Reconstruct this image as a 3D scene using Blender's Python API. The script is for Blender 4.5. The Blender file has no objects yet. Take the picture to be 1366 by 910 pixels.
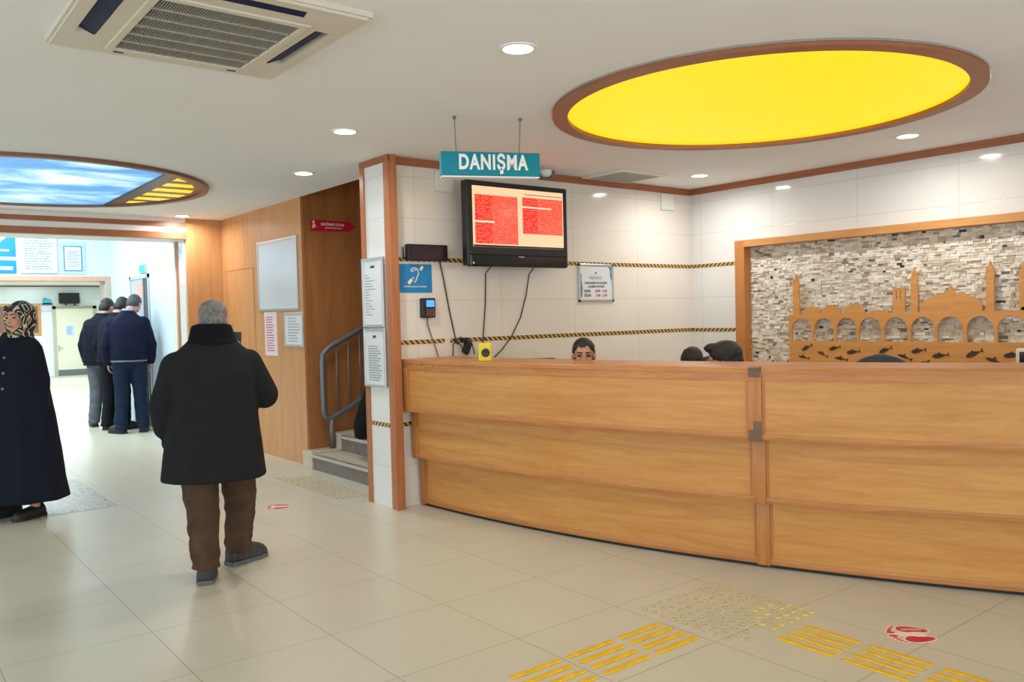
import bpy, bmesh, math, random
import numpy as np
from mathutils import Vector, Matrix, Euler, noise

random.seed(7)
S = bpy.context.scene
COL = S.collection
PI = math.pi
R = math.radians

# ------------------------------------------------------------------ helpers
def lin(c):
    c = c / 255.0
    return c / 12.92 if c <= 0.04045 else ((c + 0.055) / 1.055) ** 2.4

def rgb(r, g, b):
    return (lin(r), lin(g), lin(b), 1.0)

def new_mat(name):
    m = bpy.data.materials.new(name)
    m.use_nodes = True
    nt = m.node_tree
    return m, nt, nt.nodes['Principled BSDF']

def plain(name, c, rough=0.5, metal=0.0, spec=0.5, var=0.0, scale=20.0, bump=0.0, bscale=60.0, coat=0.0):
    m, nt, p = new_mat(name)
    p.inputs['Roughness'].default_value = rough
    p.inputs['Metallic'].default_value = metal
    p.inputs['Specular IOR Level'].default_value = spec
    p.inputs['Coat Weight'].default_value = coat
    tc = nt.nodes.new('ShaderNodeTexCoord')
    n = nt.nodes.new('ShaderNodeTexNoise')
    n.inputs['Scale'].default_value = scale
    n.inputs['Detail'].default_value = 4
    nt.links.new(tc.outputs['Object'], n.inputs['Vector'])
    r = nt.nodes.new('ShaderNodeValToRGB')
    k = var
    r.color_ramp.elements[0].position = 0.3
    r.color_ramp.elements[1].position = 0.7
    r.color_ramp.elements[0].color = (c[0] * (1 - k), c[1] * (1 - k), c[2] * (1 - k), 1)
    r.color_ramp.elements[1].color = (min(1, c[0] * (1 + k)), min(1, c[1] * (1 + k)), min(1, c[2] * (1 + k)), 1)
    nt.links.new(n.outputs['Fac'], r.inputs['Fac'])
    nt.links.new(r.outputs['Color'], p.inputs['Base Color'])
    if bump > 0:
        n2 = nt.nodes.new('ShaderNodeTexNoise')
        n2.inputs['Scale'].default_value = bscale
        n2.inputs['Detail'].default_value = 5
        nt.links.new(tc.outputs['Object'], n2.inputs['Vector'])
        b = nt.nodes.new('ShaderNodeBump')
        b.inputs['Strength'].default_value = bump
        b.inputs['Distance'].default_value = 0.01
        nt.links.new(n2.outputs['Fac'], b.inputs['Height'])
        nt.links.new(b.outputs['Normal'], p.inputs['Normal'])
    return m

def emit(name, c, strength, base=None, rough=0.4):
    m, nt, p = new_mat(name)
    p.inputs['Base Color'].default_value = base or c
    p.inputs['Emission Color'].default_value = c
    p.inputs['Emission Strength'].default_value = strength
    p.inputs['Roughness'].default_value = rough
    return m

def wood(name, dark, light, axis='z', rough=0.38, grain=1.0, spec=0.4):
    """wood grain running along one axis"""
    m, nt, p = new_mat(name)
    N, L = nt.nodes, nt.links
    tc = N.new('ShaderNodeTexCoord')
    mp = N.new('ShaderNodeMapping')
    sc = {'x': (0.9, 14, 14), 'y': (14, 0.9, 14), 'z': (14, 14, 0.9), 'h': (1.3, 1.3, 16)}[axis]
    mp.inputs['Scale'].default_value = sc
    L.new(tc.outputs['Object'], mp.inputs['Vector'])
    n1 = N.new('ShaderNodeTexNoise')
    n1.inputs['Scale'].default_value = 1.0 * grain
    n1.inputs['Detail'].default_value = 6
    n1.inputs['Roughness'].default_value = 0.62
    n1.inputs['Distortion'].default_value = 0.9
    L.new(mp.outputs['Vector'], n1.inputs['Vector'])
    n2 = N.new('ShaderNodeTexNoise')
    n2.inputs['Scale'].default_value = 6.0 * grain
    n2.inputs['Detail'].default_value = 3
    L.new(mp.outputs['Vector'], n2.inputs['Vector'])
    mx = N.new('ShaderNodeMath')
    mx.operation = 'MULTIPLY_ADD'
    mx.inputs[1].default_value = 0.35
    L.new(n2.outputs['Fac'], mx.inputs[0])
    L.new(n1.outputs['Fac'], mx.inputs[2])
    r = N.new('ShaderNodeValToRGB')
    r.color_ramp.elements[0].position = 0.42
    r.color_ramp.elements[0].color = dark
    r.color_ramp.elements[1].position = 0.85
    r.color_ramp.elements[1].color = light
    L.new(mx.outputs[0], r.inputs['Fac'])
    L.new(r.outputs['Color'], p.inputs['Base Color'])
    p.inputs['Roughness'].default_value = rough
    p.inputs['Specular IOR Level'].default_value = spec
    return m

def grid_tile(name, c, joint, u, v, size, offs, joint_w, rough=0.15, spec=0.5, var=0.03, vscale=3.0):
    """flat tiles: u and v pick the two axes of the surface"""
    m, nt, p = new_mat(name)
    N, L = nt.nodes, nt.links
    tc = N.new('ShaderNodeTexCoord')
    sx = N.new('ShaderNodeSeparateXYZ')
    L.new(tc.outputs['Object'], sx.inputs[0])
    lines = []
    for ax, s, o in ((u, size[0], offs[0]), (v, size[1], offs[1])):
        a = N.new('ShaderNodeMath'); a.operation = 'SUBTRACT'; a.inputs[1].default_value = o
        L.new(sx.outputs[ax], a.inputs[0])
        w = N.new('ShaderNodeMath'); w.operation = 'PINGPONG'; w.inputs[1].default_value = s / 2
        L.new(a.outputs[0], w.inputs[0])
        # distance to the nearest joint line: pingpong is 0 at the joint
        g = N.new('ShaderNodeMapRange'); g.interpolation_type = 'SMOOTHSTEP'
        g.inputs['From Min'].default_value = joint_w * 0.5
        g.inputs['From Max'].default_value = joint_w * 1.0
        L.new(w.outputs[0], g.inputs['Value'])
        lines.append(g)
    mn = N.new('ShaderNodeMath'); mn.operation = 'MINIMUM'
    L.new(lines[0].outputs[0], mn.inputs[0]); L.new(lines[1].outputs[0], mn.inputs[1])
    n = N.new('ShaderNodeTexNoise'); n.inputs['Scale'].default_value = vscale; n.inputs['Detail'].default_value = 6
    L.new(tc.outputs['Object'], n.inputs['Vector'])
    r = N.new('ShaderNodeValToRGB')
    r.color_ramp.elements[0].position = 0.3; r.color_ramp.elements[1].position = 0.72
    r.color_ramp.elements[0].color = tuple(x * (1 - var) for x in c[:3]) + (1,)
    r.color_ramp.elements[1].color = tuple(min(1, x * (1 + var)) for x in c[:3]) + (1,)
    L.new(n.outputs['Fac'], r.inputs['Fac'])
    mix = N.new('ShaderNodeMix'); mix.data_type = 'RGBA'
    L.new(mn.outputs[0], mix.inputs['Factor'])
    mix.inputs['A'].default_value = joint
    L.new(r.outputs['Color'], mix.inputs['B'])
    L.new(mix.outputs['Result'], p.inputs['Base Color'])
    p.inputs['Roughness'].default_value = rough
    p.inputs['Specular IOR Level'].default_value = spec
    n3 = N.new('ShaderNodeTexNoise'); n3.inputs['Scale'].default_value = 0.9
    L.new(tc.outputs['Object'], n3.inputs['Vector'])
    b = N.new('ShaderNodeBump'); b.inputs['Strength'].default_value = 0.25; b.inputs['Distance'].default_value = 0.004
    add = N.new('ShaderNodeMath'); add.operation = 'MULTIPLY_ADD'; add.inputs[1].default_value = 0.6
    L.new(mn.outputs[0], add.inputs[0]); L.new(n3.outputs['Fac'], add.inputs[2])
    L.new(add.outputs[0], b.inputs['Height'])
    L.new(b.outputs['Normal'], p.inputs['Normal'])
    return m

class MB:
    def __init__(self):
        self.v, self.f, self.mi = [], [], []
    def add(self, vs, fs, mi=0, mat=None):
        o = len(self.v)
        self.v += [tuple(mat @ Vector(p)) if mat else tuple(p) for p in vs]
        self.f += [tuple(i + o for i in f) for f in fs]
        self.mi += [mi] * len(fs)
        return self
    def box(self, x0, y0, z0, x1, y1, z1, mat=None, mi=0, bev=0.0):
        x0, x1 = sorted((x0, x1)); y0, y1 = sorted((y0, y1)); z0, z1 = sorted((z0, z1))
        if bev > 0:
            bev = min(bev, (x1 - x0) * .45, (y1 - y0) * .45, (z1 - z0) * .45)
            bm = bmesh.new()
            bmesh.ops.create_cube(bm, size=1.0)
            for q in bm.verts:
                q.co = Vector(((x0 + x1) / 2 + q.co.x * (x1 - x0), (y0 + y1) / 2 + q.co.y * (y1 - y0), (z0 + z1) / 2 + q.co.z * (z1 - z0)))
            bmesh.ops.bevel(bm, geom=list(bm.edges), offset=bev, segments=2, affect='EDGES', profile=0.5)
            bm.verts.index_update()
            self.add([q.co[:] for q in bm.verts], [[q.index for q in f.verts] for f in bm.faces], mi, mat)
            bm.free()
            return self
        v = [(x0, y0, z0), (x1, y0, z0), (x1, y1, z0), (x0, y1, z0), (x0, y0, z1), (x1, y0, z1), (x1, y1, z1), (x0, y1, z1)]
        f = [(0, 3, 2, 1), (4, 5, 6, 7), (0, 1, 5, 4), (1, 2, 6, 5), (2, 3, 7, 6), (3, 0, 4, 7)]
        return self.add(v, f, mi, mat)
    def prism(self, poly, fr, d, mi=0):
        """poly: (u,v) outline; fr: (origin, U, V); pushed by vector d"""
        o, U, V = (Vector(q) for q in fr)
        d = Vector(d)
        n = len(poly)
        a = [o + U * p[0] + V * p[1] for p in poly]
        b = [q + d for q in a]
        fs = [tuple(range(n)), tuple(range(2 * n - 1, n - 1, -1))]
        fs += [(i, (i + 1) % n, n + (i + 1) % n, n + i) for i in range(n)]
        return self.add(a + b, fs, mi)
    def loft(self, rings, cap=True, mi=0):
        n = len(rings[0]); vs = [tuple(p) for r in rings for p in r]
        fs = []
        for k in range(len(rings) - 1):
            for i in range(n):
                j = (i + 1) % n
                fs.append((k * n + i, k * n + j, (k + 1) * n + j, (k + 1) * n + i))
        if cap:
            fs.append(tuple(range(n - 1, -1, -1)))
            fs.append(tuple((len(rings) - 1) * n + i for i in range(n)))
        return self.add(vs, fs, mi)
    def tube(self, pts, r, n=10, mi=0):
        P = [Vector(p) for p in pts]
        rr = r if isinstance(r, (list, tuple)) else [r] * len(P)
        rings = []
        ref = None
        for i, p in enumerate(P):
            t = (P[min(i + 1, len(P) - 1)] - P[max(i - 1, 0)])
            t = t.normalized() if t.length > 1e-9 else Vector((0, 0, 1))
            if ref is None:
                ref = Vector((0, 0, 1)) if abs(t.z) < 0.9 else Vector((1, 0, 0))
            u = (ref - t * ref.dot(t)).normalized(); ref = u
            w = t.cross(u)
            rings.append([p + (u * math.cos(2 * PI * k / n) + w * math.sin(2 * PI * k / n)) * rr[i] for k in range(n)])
        return self.loft(rings, mi=mi)
    def capsule(self, a, b, ra, rb, n=14):
        a, b = Vector(a), Vector(b)
        t = b - a
        t = t.normalized() if t.length > 1e-9 else Vector((0, 0, 1))
        pts, rr = [], []
        for k in range(1, 6):
            s = PI / 2 * k / 6
            pts.append(a - t * ra * math.cos(s)); rr.append(ra * math.sin(s))
        pts.append(a); rr.append(ra); pts.append(b); rr.append(rb)
        for k in range(5, 0, -1):
            s = PI / 2 * k / 6
            pts.append(b + t * rb * math.cos(s)); rr.append(rb * math.sin(s))
        ref = Vector((0, 0, 1)) if abs(t.z) < 0.9 else Vector((1, 0, 0))
        u = (ref - t * ref.dot(t)).normalized(); w = t.cross(u)
        self.loft([[p + (u * math.cos(2 * PI * k / n) + w * math.sin(2 * PI * k / n)) * q for k in range(n)] for p, q in zip(pts, rr)])
        return self
    def chain(self, pts, rr, n=14):
        for i in range(len(pts) - 1):
            self.capsule(pts[i], pts[i + 1], rr[i], rr[i + 1], n)
        return self
    def ell(self, c, r, rot=None, n=20, m=12):
        c = Vector(c); rot = rot or Matrix.Identity(3)
        rings = []
        for k in range(1, m):
            s = PI * k / m
            rings.append([c + rot @ Vector((r[0] * math.sin(s) * math.cos(2 * PI * i / n), r[1] * math.sin(s) * math.sin(2 * PI * i / n), -r[2] * math.cos(s))) for i in range(n)])
        return self.loft(rings)
    def lathe(self, prof, c=(0, 0, 0), n=32, mi=0):
        rings = [[(c[0] + r * math.cos(2 * PI * i / n), c[1] + r * math.sin(2 * PI * i / n), c[2] + z) for i in range(n)] for r, z in prof]
        return self.loft(rings, mi=mi)
    def ring(self, c, r0, r1, z0, z1, n=64):
        """flat annulus with thickness"""
        vs, fs = [], []
        for i in range(n):
            a = 2 * PI * i / n
            for r, z in ((r0, z0), (r1, z0), (r1, z1), (r0, z1)):
                vs.append((c[0] + r * math.cos(a), c[1] + r * math.sin(a), z))
        for i in range(n):
            j = (i + 1) % n
            for k in range(4):
                l = (k + 1) % 4
                fs.append((i * 4 + k, j * 4 + k, j * 4 + l, i * 4 + l))
        return self.add(vs, fs)
    def mesh(self, name):
        me = bpy.data.meshes.new(name)
        me.from_pydata(self.v, [], self.f)
        me.polygons.foreach_set('material_index', self.mi)
        bm = bmesh.new(); bm.from_mesh(me)
        bmesh.ops.recalc_face_normals(bm, faces=bm.faces)
        bm.to_mesh(me); bm.free()
        me.update()
        return me
    def build(self, name, mats, parent=None, smooth=False, world=True):
        return link(name, self.mesh(name), mats, parent, smooth, world)

def pmat(o):
    m = Matrix.Identity(4)
    while o is not None:
        m = o.matrix_basis @ m
        o = o.parent
    return m

def link(name, me, mats, parent=None, smooth=False, world=True):
    if not isinstance(mats, (list, tuple)):
        mats = [mats]
    for m in mats:
        me.materials.append(m)
    if parent is not None and world:
        me.transform(pmat(parent).inverted())
    if smooth is True:
        me.polygons.foreach_set('use_smooth', [True] * len(me.polygons))
    elif smooth:
        me.polygons.foreach_set('use_smooth', [True] * len(me.polygons))
        me.set_sharp_from_angle(angle=R(smooth))
    o = bpy.data.objects.new(name, me)
    COL.objects.link(o)
    if parent is not None:
        o.parent = parent
    return o

def tag(o, label, cat, group=None):
    o['label'] = label; o['category'] = cat
    if group: o['group'] = group
    return o

def thing(name, label, cat, loc=(0, 0, 0), rz=0.0, group=None):
    o = bpy.data.objects.new(name, None)
    COL.objects.link(o)
    o.empty_display_size = 0.1
    o.location = loc; o.rotation_euler = (0, 0, rz)
    o.matrix_basis = Matrix.Translation(loc) @ Matrix.Rotation(rz, 4, 'Z')
    return tag(o, label, cat, group)

def struct(name, mb, mats, smooth=False):
    o = mb.build(name, mats, None, smooth)
    o['kind'] = 'structure'
    return o

def copy_thing(src, loc, rz, label, group=None):
    c = src.copy(); COL.objects.link(c)
    c.location = loc; c.rotation_euler = (0, 0, rz)
    c['label'] = label
    if group: c['group'] = group
    for ch in list(src.children):
        d = ch.copy(); COL.objects.link(d); d.parent = c
        for g in list(ch.children):
            e = g.copy(); COL.objects.link(e); e.parent = d
    return c

def remesh(mb, voxel, it=6, fac=0.5, amp=0.0, nscale=8.0, zsquash=1.0):
    me = mb.mesh('tmp')
    o = bpy.data.objects.new('tmp', me); COL.objects.link(o)
    a = o.modifiers.new('r', 'REMESH'); a.mode = 'VOXEL'; a.voxel_size = voxel; a.adaptivity = 0
    if it:
        b = o.modifiers.new('s', 'SMOOTH'); b.factor = fac; b.iterations = it
    dg = bpy.context.evaluated_depsgraph_get()
    out = bpy.data.meshes.new_from_object(o.evaluated_get(dg))
    bpy.data.objects.remove(o); bpy.data.meshes.remove(me)
    if amp:
        nv = len(out.vertices)
        nr = [v.normal.copy() for v in out.vertices]
        for v, n in zip(out.vertices, nr):
            p = v.co.copy(); p.z *= zsquash
            k = noise.noise(p * nscale) + 0.5 * noise.noise(p * nscale * 2.3 + Vector((3, 1, 7)))
            v.co += n * k * amp
        out.update()
    out.polygons.foreach_set('use_smooth', [True] * len(out.polygons))
    return out

def text_mb(body, height, extrude=0.002, bold=0.0, xs=1.0):
    """text as mesh in the XY plane, centred on the origin, capital height as given"""
    cu = bpy.data.curves.new('t', 'FONT')
    cu.body = body; cu.align_x = 'CENTER'; cu.align_y = 'CENTER'
    cu.size = 1.0; cu.space_character = 1.0 + bold * 4.0; cu.extrude = 0.01; cu.offset = bold
    cu.resolution_u = 4
    o = bpy.data.objects.new('t', cu); COL.objects.link(o)
    dg = bpy.context.evaluated_depsgraph_get()
    me = bpy.data.meshes.new_from_object(o.evaluated_get(dg))
    bpy.data.objects.remove(o); bpy.data.curves.remove(cu)
    k = height / 0.72
    mb = MB()
    mb.add([(v.co.x * k * xs, v.co.y * k, v.co.z / 0.01 * extrude) for v in me.vertices], [tuple(p.vertices) for p in me.polygons])
    bpy.data.meshes.remove(me)
    return mb

def place(mb, o, U, V):
    """move a mesh in the XY plane onto a plane with origin o, right U, up V"""
    U, V, o = Vector(U).normalized(), Vector(V).normalized(), Vector(o)
    N = U.cross(V)
    mb.v = [tuple(o + U * x + V * y + N * z) for x, y, z in mb.v]
    return mb

def text_lines(fr, x0, x1, y0, y1, n, mb=None, th=0.45, seed=1, ragged=0.25, t=0.0012, words=(0.02, 0.07), indent=0.0):
    """rows of small word-shaped bars: unreadable print"""
    rnd = random.Random(seed)
    o, U, V = (Vector(q) for q in fr); N = U.cross(V)
    mb = mb or MB()
    st = (y1 - y0) / n
    W = x1 - x0
    for i in range(n):
        y = y1 - (i + 0.5) * st
        h = st * th / 2
        x = x0 + indent * W * rnd.random()
        end = x1 - ragged * W * rnd.random()
        while x < end:
            w = min(rnd.uniform(*words) * W * 3, end - x)
            if w < 0.01 * W: break
            q = [o + U * a + V * b for a, b in ((x, y - h), (x + w, y - h), (x + w, y + h), (x, y + h))]
            mb.add([p + N * t for p in q], [(0, 1, 2, 3)])
            x += w + 0.025 * W
    return mb

# ------------------------------------------------------------------ materials
M = {}
M['ceiling'] = plain('ceiling_paint', rgb(240, 240, 240), 0.8, var=0.015, scale=2, spec=0.2)
M['floor'] = grid_tile('floor_tiles', rgb(199, 193, 173), rgb(156, 146, 124), 0, 1, (0.639, 0.631), (1.103, 1.762), 0.003, rough=0.32, spec=0.32, var=0.035, vscale=2.2)
M['tileA'] = grid_tile('wall_tiles_facing_front', rgb(228, 219, 207), rgb(206, 196, 182), 0, 2, (0.855, 0.3275), (5.284, 0.0), 0.003, rough=0.10, var=0.02, vscale=1.5)
M['tileB'] = grid_tile('wall_tiles_facing_side', rgb(226, 225, 221), rgb(206, 198, 186), 1, 2, (0.857, 0.3275), (3.034, 0.0), 0.003, rough=0.10, var=0.02, vscale=1.5)
M['counter'] = wood('counter_veneer', rgb(184, 123, 59), rgb(208, 151, 84), 'h', 0.34)
M['counter_edge'] = wood('counter_edging', rgb(170, 106, 52), rgb(196, 134, 76), 'h', 0.34, 1.6)
M['counter_post'] = wood('counter_posts', rgb(170, 106, 54), rgb(194, 132, 74), 'z', 0.36, 1.6)
M['trim'] = wood('trim_wood', rgb(158, 94, 56), rgb(184, 117, 74), 'z', 0.4)
M['trim_h'] = wood('cornice_wood', rgb(146, 88, 56), rgb(166, 104, 68), 'h', 0.45)
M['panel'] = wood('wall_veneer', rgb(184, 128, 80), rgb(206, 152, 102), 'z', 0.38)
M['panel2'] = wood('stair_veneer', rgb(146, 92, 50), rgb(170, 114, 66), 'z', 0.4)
M['frame'] = wood('frame_wood', rgb(186, 128, 72), rgb(206, 150, 92), 'h', 0.42)
M['carve'] = wood('carved_wood', rgb(190, 128, 66), rgb(212, 152, 86), 'h', 0.45)
M['white'] = plain('white_paint', rgb(236, 236, 234), 0.5, var=0.01)
M['softwhite'] = plain('offwhite_plastic', rgb(226, 222, 212), 0.45, var=0.02)
M['acwhite'] = plain('aged_plastic', rgb(216, 207, 190), 0.5, var=0.04, scale=6)
M['vane'] = plain('dark_vane', rgb(18, 30, 64), 0.6, spec=0.3, var=0.08)
M['grille'] = plain('intake_grille', rgb(168, 162, 152), 0.5, var=0.03)
M['darkgap'] = plain('grille_dark', rgb(44, 43, 46), 0.8, var=0.1)
M['black'] = plain('black_plastic', rgb(22, 22, 24), 0.35, var=0.1)
M['blackgloss'] = plain('black_gloss', rgb(14, 14, 17), 0.12, var=0.05)
M['cable'] = plain('cable_rubber', rgb(46, 40, 38), 0.5, var=0.1)
M['greycable'] = plain('grey_cable', rgb(128, 108, 96), 0.5, var=0.05)
M['steel'] = plain('painted_grey_steel', rgb(112, 117, 120), 0.38, 0.35, var=0.05)
M['alu'] = plain('aluminium', rgb(196, 197, 198), 0.32, 0.75, var=0.03)
M['silver'] = plain('silver_strip', rgb(186, 184, 186), 0.22, 0.9, var=0.05)
M['paper'] = plain('printed_paper', rgb(222, 225, 226), 0.35, var=0.02, scale=8)
M['paperink'] = plain('print_grey', rgb(150, 155, 160), 0.6, var=0.1)
M['inkdark'] = plain('print_dark', rgb(62, 66, 76), 0.6, var=0.1)
M['inkred'] = plain('print_red', rgb(186, 62, 98), 0.6, var=0.05)
M['inkblue'] = plain('print_blue', rgb(92, 132, 186), 0.6, var=0.05)
M['inkteal'] = plain('print_teal', rgb(84, 130, 150), 0.6, var=0.05)
M['pinkpaper'] = plain('pink_paper', rgb(226, 208, 212), 0.6, var=0.02)
M['whiteboard'] = plain('whiteboard_face', rgb(214, 218, 226), 0.2, var=0.02, scale=5)
M['teal'] = plain('teal_sign', rgb(0, 132, 152), 0.45, spec=0.25, var=0.03)
M['signwhite'] = plain('sign_white', rgb(240, 240, 238), 0.4, var=0.01)
M['bluesign'] = plain('blue_sign', rgb(0, 128, 190), 0.35, var=0.03)
M['signcream'] = plain('sign_cream', rgb(244, 226, 190), 0.5, var=0.02)
M['redsign'] = plain('red_sign', rgb(190, 22, 44), 0.4, var=0.04)
M['redfoot'] = plain('red_sticker', rgb(206, 36, 54), 0.5, var=0.08, scale=30)
M['footwhite'] = plain('sticker_white', rgb(238, 216, 204), 0.5, var=0.03)
M['yellow'] = plain('tactile_yellow', rgb(226, 178, 34), 0.45, var=0.12, scale=25)
M['stud'] = plain('tactile_cream', rgb(192, 173, 126), 0.45, var=0.12, scale=25)
M['studyellow'] = plain('tactile_worn_yellow', rgb(216, 194, 92), 0.45, var=0.15, scale=40)
M['ochre'] = plain('tactile_ochre', rgb(180, 162, 118), 0.55, var=0.15, scale=30)
M['stone'] = plain('stair_stone', rgb(196, 184, 164), 0.45, var=0.08, scale=12)
M['stonedark'] = plain('stair_riser', rgb(122, 110, 104), 0.5, var=0.28, scale=26)
M['maroon'] = plain('led_panel_face', rgb(46, 18, 28), 0.12, var=0.2, scale=6)
M['yellowplastic'] = plain('yellow_plastic', rgb(228, 204, 20), 0.4, var=0.03)
M['capmetal'] = plain('corner_cap', rgb(110, 84, 66), 0.4, 0.3, var=0.1)
M['skin'] = plain('skin', rgb(206, 150, 122), 0.5, var=0.06, scale=18)
M['skin2'] = plain('skin_tan', rgb(188, 138, 114), 0.5, var=0.06, scale=18)
M['lips'] = plain('lips', rgb(160, 86, 80), 0.45, var=0.05)
M['eye'] = plain('eye_dark', rgb(46, 34, 30), 0.25, var=0.1)
M['hairblack'] = plain('hair_black', rgb(26, 22, 21), 0.5, var=0.3, scale=60, bump=0.6, bscale=140)
M['hairgrey'] = plain('hair_grey', rgb(116, 112, 108), 0.6, var=0.45, scale=45, bump=0.6, bscale=140)
M['hairdark'] = plain('hair_dark_grey', rgb(62, 60, 62), 0.6, var=0.4, scale=60, bump=0.6, bscale=140)
M['coat'] = plain('black_wool', rgb(33, 34, 37), 0.9, var=0.12, scale=50, spec=0.15, bump=0.4, bscale=220)
M['collar'] = plain('black_fleece', rgb(22, 23, 26), 0.95, var=0.15, scale=80, spec=0.1, bump=0.5, bscale=200)
M['brown'] = plain('brown_corduroy', rgb(82, 62, 49), 0.9, var=0.22, scale=14, spec=0.15, bump=0.3, bscale=120)
M['abaya'] = plain('navy_black_cloth', rgb(19, 24, 36), 0.85, var=0.1, scale=20, spec=0.2)
M['navy'] = plain('navy_nylon', rgb(20, 24, 46), 0.75, var=0.12, scale=10, spec=0.12)
M['navy2'] = plain('dark_navy_nylon', rgb(18, 22, 34), 0.75, var=0.12, scale=10, spec=0.12)
M['bluejean'] = plain('dark_blue_trousers', rgb(24, 36, 58), 0.85, var=0.12, scale=12, spec=0.2)
M['blacktrs'] = plain('black_trousers', rgb(20, 22, 30), 0.85, var=0.12, scale=12, spec=0.2)
M['greytrs'] = plain('grey_trousers', rgb(92, 97, 104), 0.85, var=0.1, scale=12, spec=0.2)
M['shoe'] = plain('black_shoe', rgb(34, 33, 36), 0.5, var=0.15)
M['shoegrey'] = plain('grey_shoe', rgb(58, 60, 64), 0.6, var=0.25, scale=40)
M['sole'] = plain('shoe_sole', rgb(96, 97, 100), 0.6, var=0.15)
M['shirt'] = plain('white_shirt', rgb(150, 154, 168), 0.8, var=0.03)
M['blueshirt'] = plain('blue_shirt', rgb(70, 86, 112), 0.8, var=0.05)
M['chair'] = plain('grey_chair_shell', rgb(76, 82, 90), 0.5, var=0.06)
M['bluewall'] = plain('pale_blue_paint', rgb(206, 222, 234), 0.55, var=0.01)
M['cooltile'] = grid_tile('corridor_tiles', rgb(226, 230, 228), rgb(200, 205, 203), 0, 2, (0.6, 0.33), (0, 0), 0.004, rough=0.2, var=0.01)
M['creamdoor'] = plain('cream_door', rgb(226, 220, 196), 0.45, var=0.02)
M['beigeframe'] = plain('beige_door_frame', rgb(184, 174, 156), 0.5, var=0.03)
M['greydoor'] = plain('grey_door', rgb(188, 192, 196), 0.4, 0.2, var=0.03)
M['pinktrim'] = plain('pinkish_wood_trim', rgb(206, 160, 134), 0.5, var=0.05)
M['brownlam'] = plain('brown_laminate', rgb(124, 84, 66), 0.4, var=0.05)
M['turq'] = plain('turquoise_plastic', rgb(20, 176, 200), 0.4, var=0.05)
M['greenexit'] = emit('exit_sign_glow', rgb(40, 180, 180), 0.9)
M['screenoff'] = plain('dark_screen', rgb(16, 20, 26), 0.2, var=0.05)
M['yellowlight'] = emit('yellow_diffuser', (1.0, 0.66, 0.0, 1), 0.82, base=(0.25, 0.12, 0.0, 1), rough=0.5)
M['lamp'] = emit('downlight_diffuser', (1.0, 0.97, 0.92, 1), 9.0)
M['bluelcd'] = emit('blue_display', rgb(60, 120, 255), 1.6)

def rope_mat():
    m, nt, p = new_mat('gold_black_rope_border')
    N, L = nt.nodes, nt.links
    tc = N.new('ShaderNodeTexCoord'); sx = N.new('ShaderNodeSeparateXYZ')
    L.new(tc.outputs['Object'], sx.inputs[0])
    a = N.new('ShaderNodeMath'); L.new(sx.outputs[0], a.inputs[0]); L.new(sx.outputs[1], a.inputs[1])
    b = N.new('ShaderNodeMath'); L.new(a.outputs[0], b.inputs[0]); L.new(sx.outputs[2], b.inputs[1])
    c = N.new('ShaderNodeMath'); c.operation = 'PINGPONG'; c.inputs[1].default_value = 0.026
    L.new(b.outputs[0], c.inputs[0])
    r = N.new('ShaderNodeValToRGB')
    r.color_ramp.elements[0].position = 0.011; r.color_ramp.elements[0].color = rgb(64, 46, 28)
    r.color_ramp.elements[1].position = 0.014; r.color_ramp.elements[1].color = rgb(206, 166, 88)
    L.new(c.outputs[0], r.inputs['Fac']); L.new(r.outputs['Color'], p.inputs['Base Color'])
    p.inputs['Roughness'].default_value = 0.3
    return m
M['rope'] = rope_mat()

def stone_mat():
    m, nt, p = new_mat('split_stone_mosaic')
    N, L = nt.nodes, nt.links
    g = N.new('ShaderNodeNewGeometry')
    r = N.new('ShaderNodeValToRGB')
    cr = r.color_ramp; cr.interpolation = 'CONSTANT'
    cr.elements[0].position = 0; cr.elements[0].color = rgb(226, 214, 194)
    cr.elements[1].position = 0.22; cr.elements[1].color = rgb(206, 190, 166)
    for pos, c in ((0.36, (236, 226, 210)), (0.58, (192, 172, 144)), (0.68, (216, 202, 182)), (0.84, (176, 152, 122)), (0.90, (240, 234, 222)), (0.965, (134, 116, 98)), (0.985, (70, 62, 58))):
        e = cr.elements.new(pos); e.color = rgb(*c)
    L.new(g.outputs['Random Per Island'], r.inputs['Fac'])
    tc = N.new('ShaderNodeTexCoord'); n = N.new('ShaderNodeTexNoise'); n.inputs['Scale'].default_value = 60; n.inputs['Detail'].default_value = 5
    L.new(tc.outputs['Object'], n.inputs['Vector'])
    mix = N.new('ShaderNodeMix'); mix.data_type = 'RGBA'; mix.blend_type = 'OVERLAY'; mix.inputs['Factor'].default_value = 0.25
    L.new(r.outputs['Color'], mix.inputs['A']); L.new(n.outputs['Color'], mix.inputs['B'])
    hs = N.new('ShaderNodeHueSaturation'); hs.inputs['Saturation'].default_value = 0.8
    L.new(mix.outputs['Result'], hs.inputs['Color']); L.new(hs.outputs['Color'], p.inputs['Base Color'])
    b = N.new('ShaderNodeBump'); b.inputs['Strength'].default_value = 0.6; b.inputs['Distance'].default_value = 0.006
    L.new(n.outputs['Fac'], b.inputs['Height']); L.new(b.outputs['Normal'], p.inputs['Normal'])
    p.inputs['Roughness'].default_value = 0.75
    return m
M['mosaic'] = stone_mat()

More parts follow.
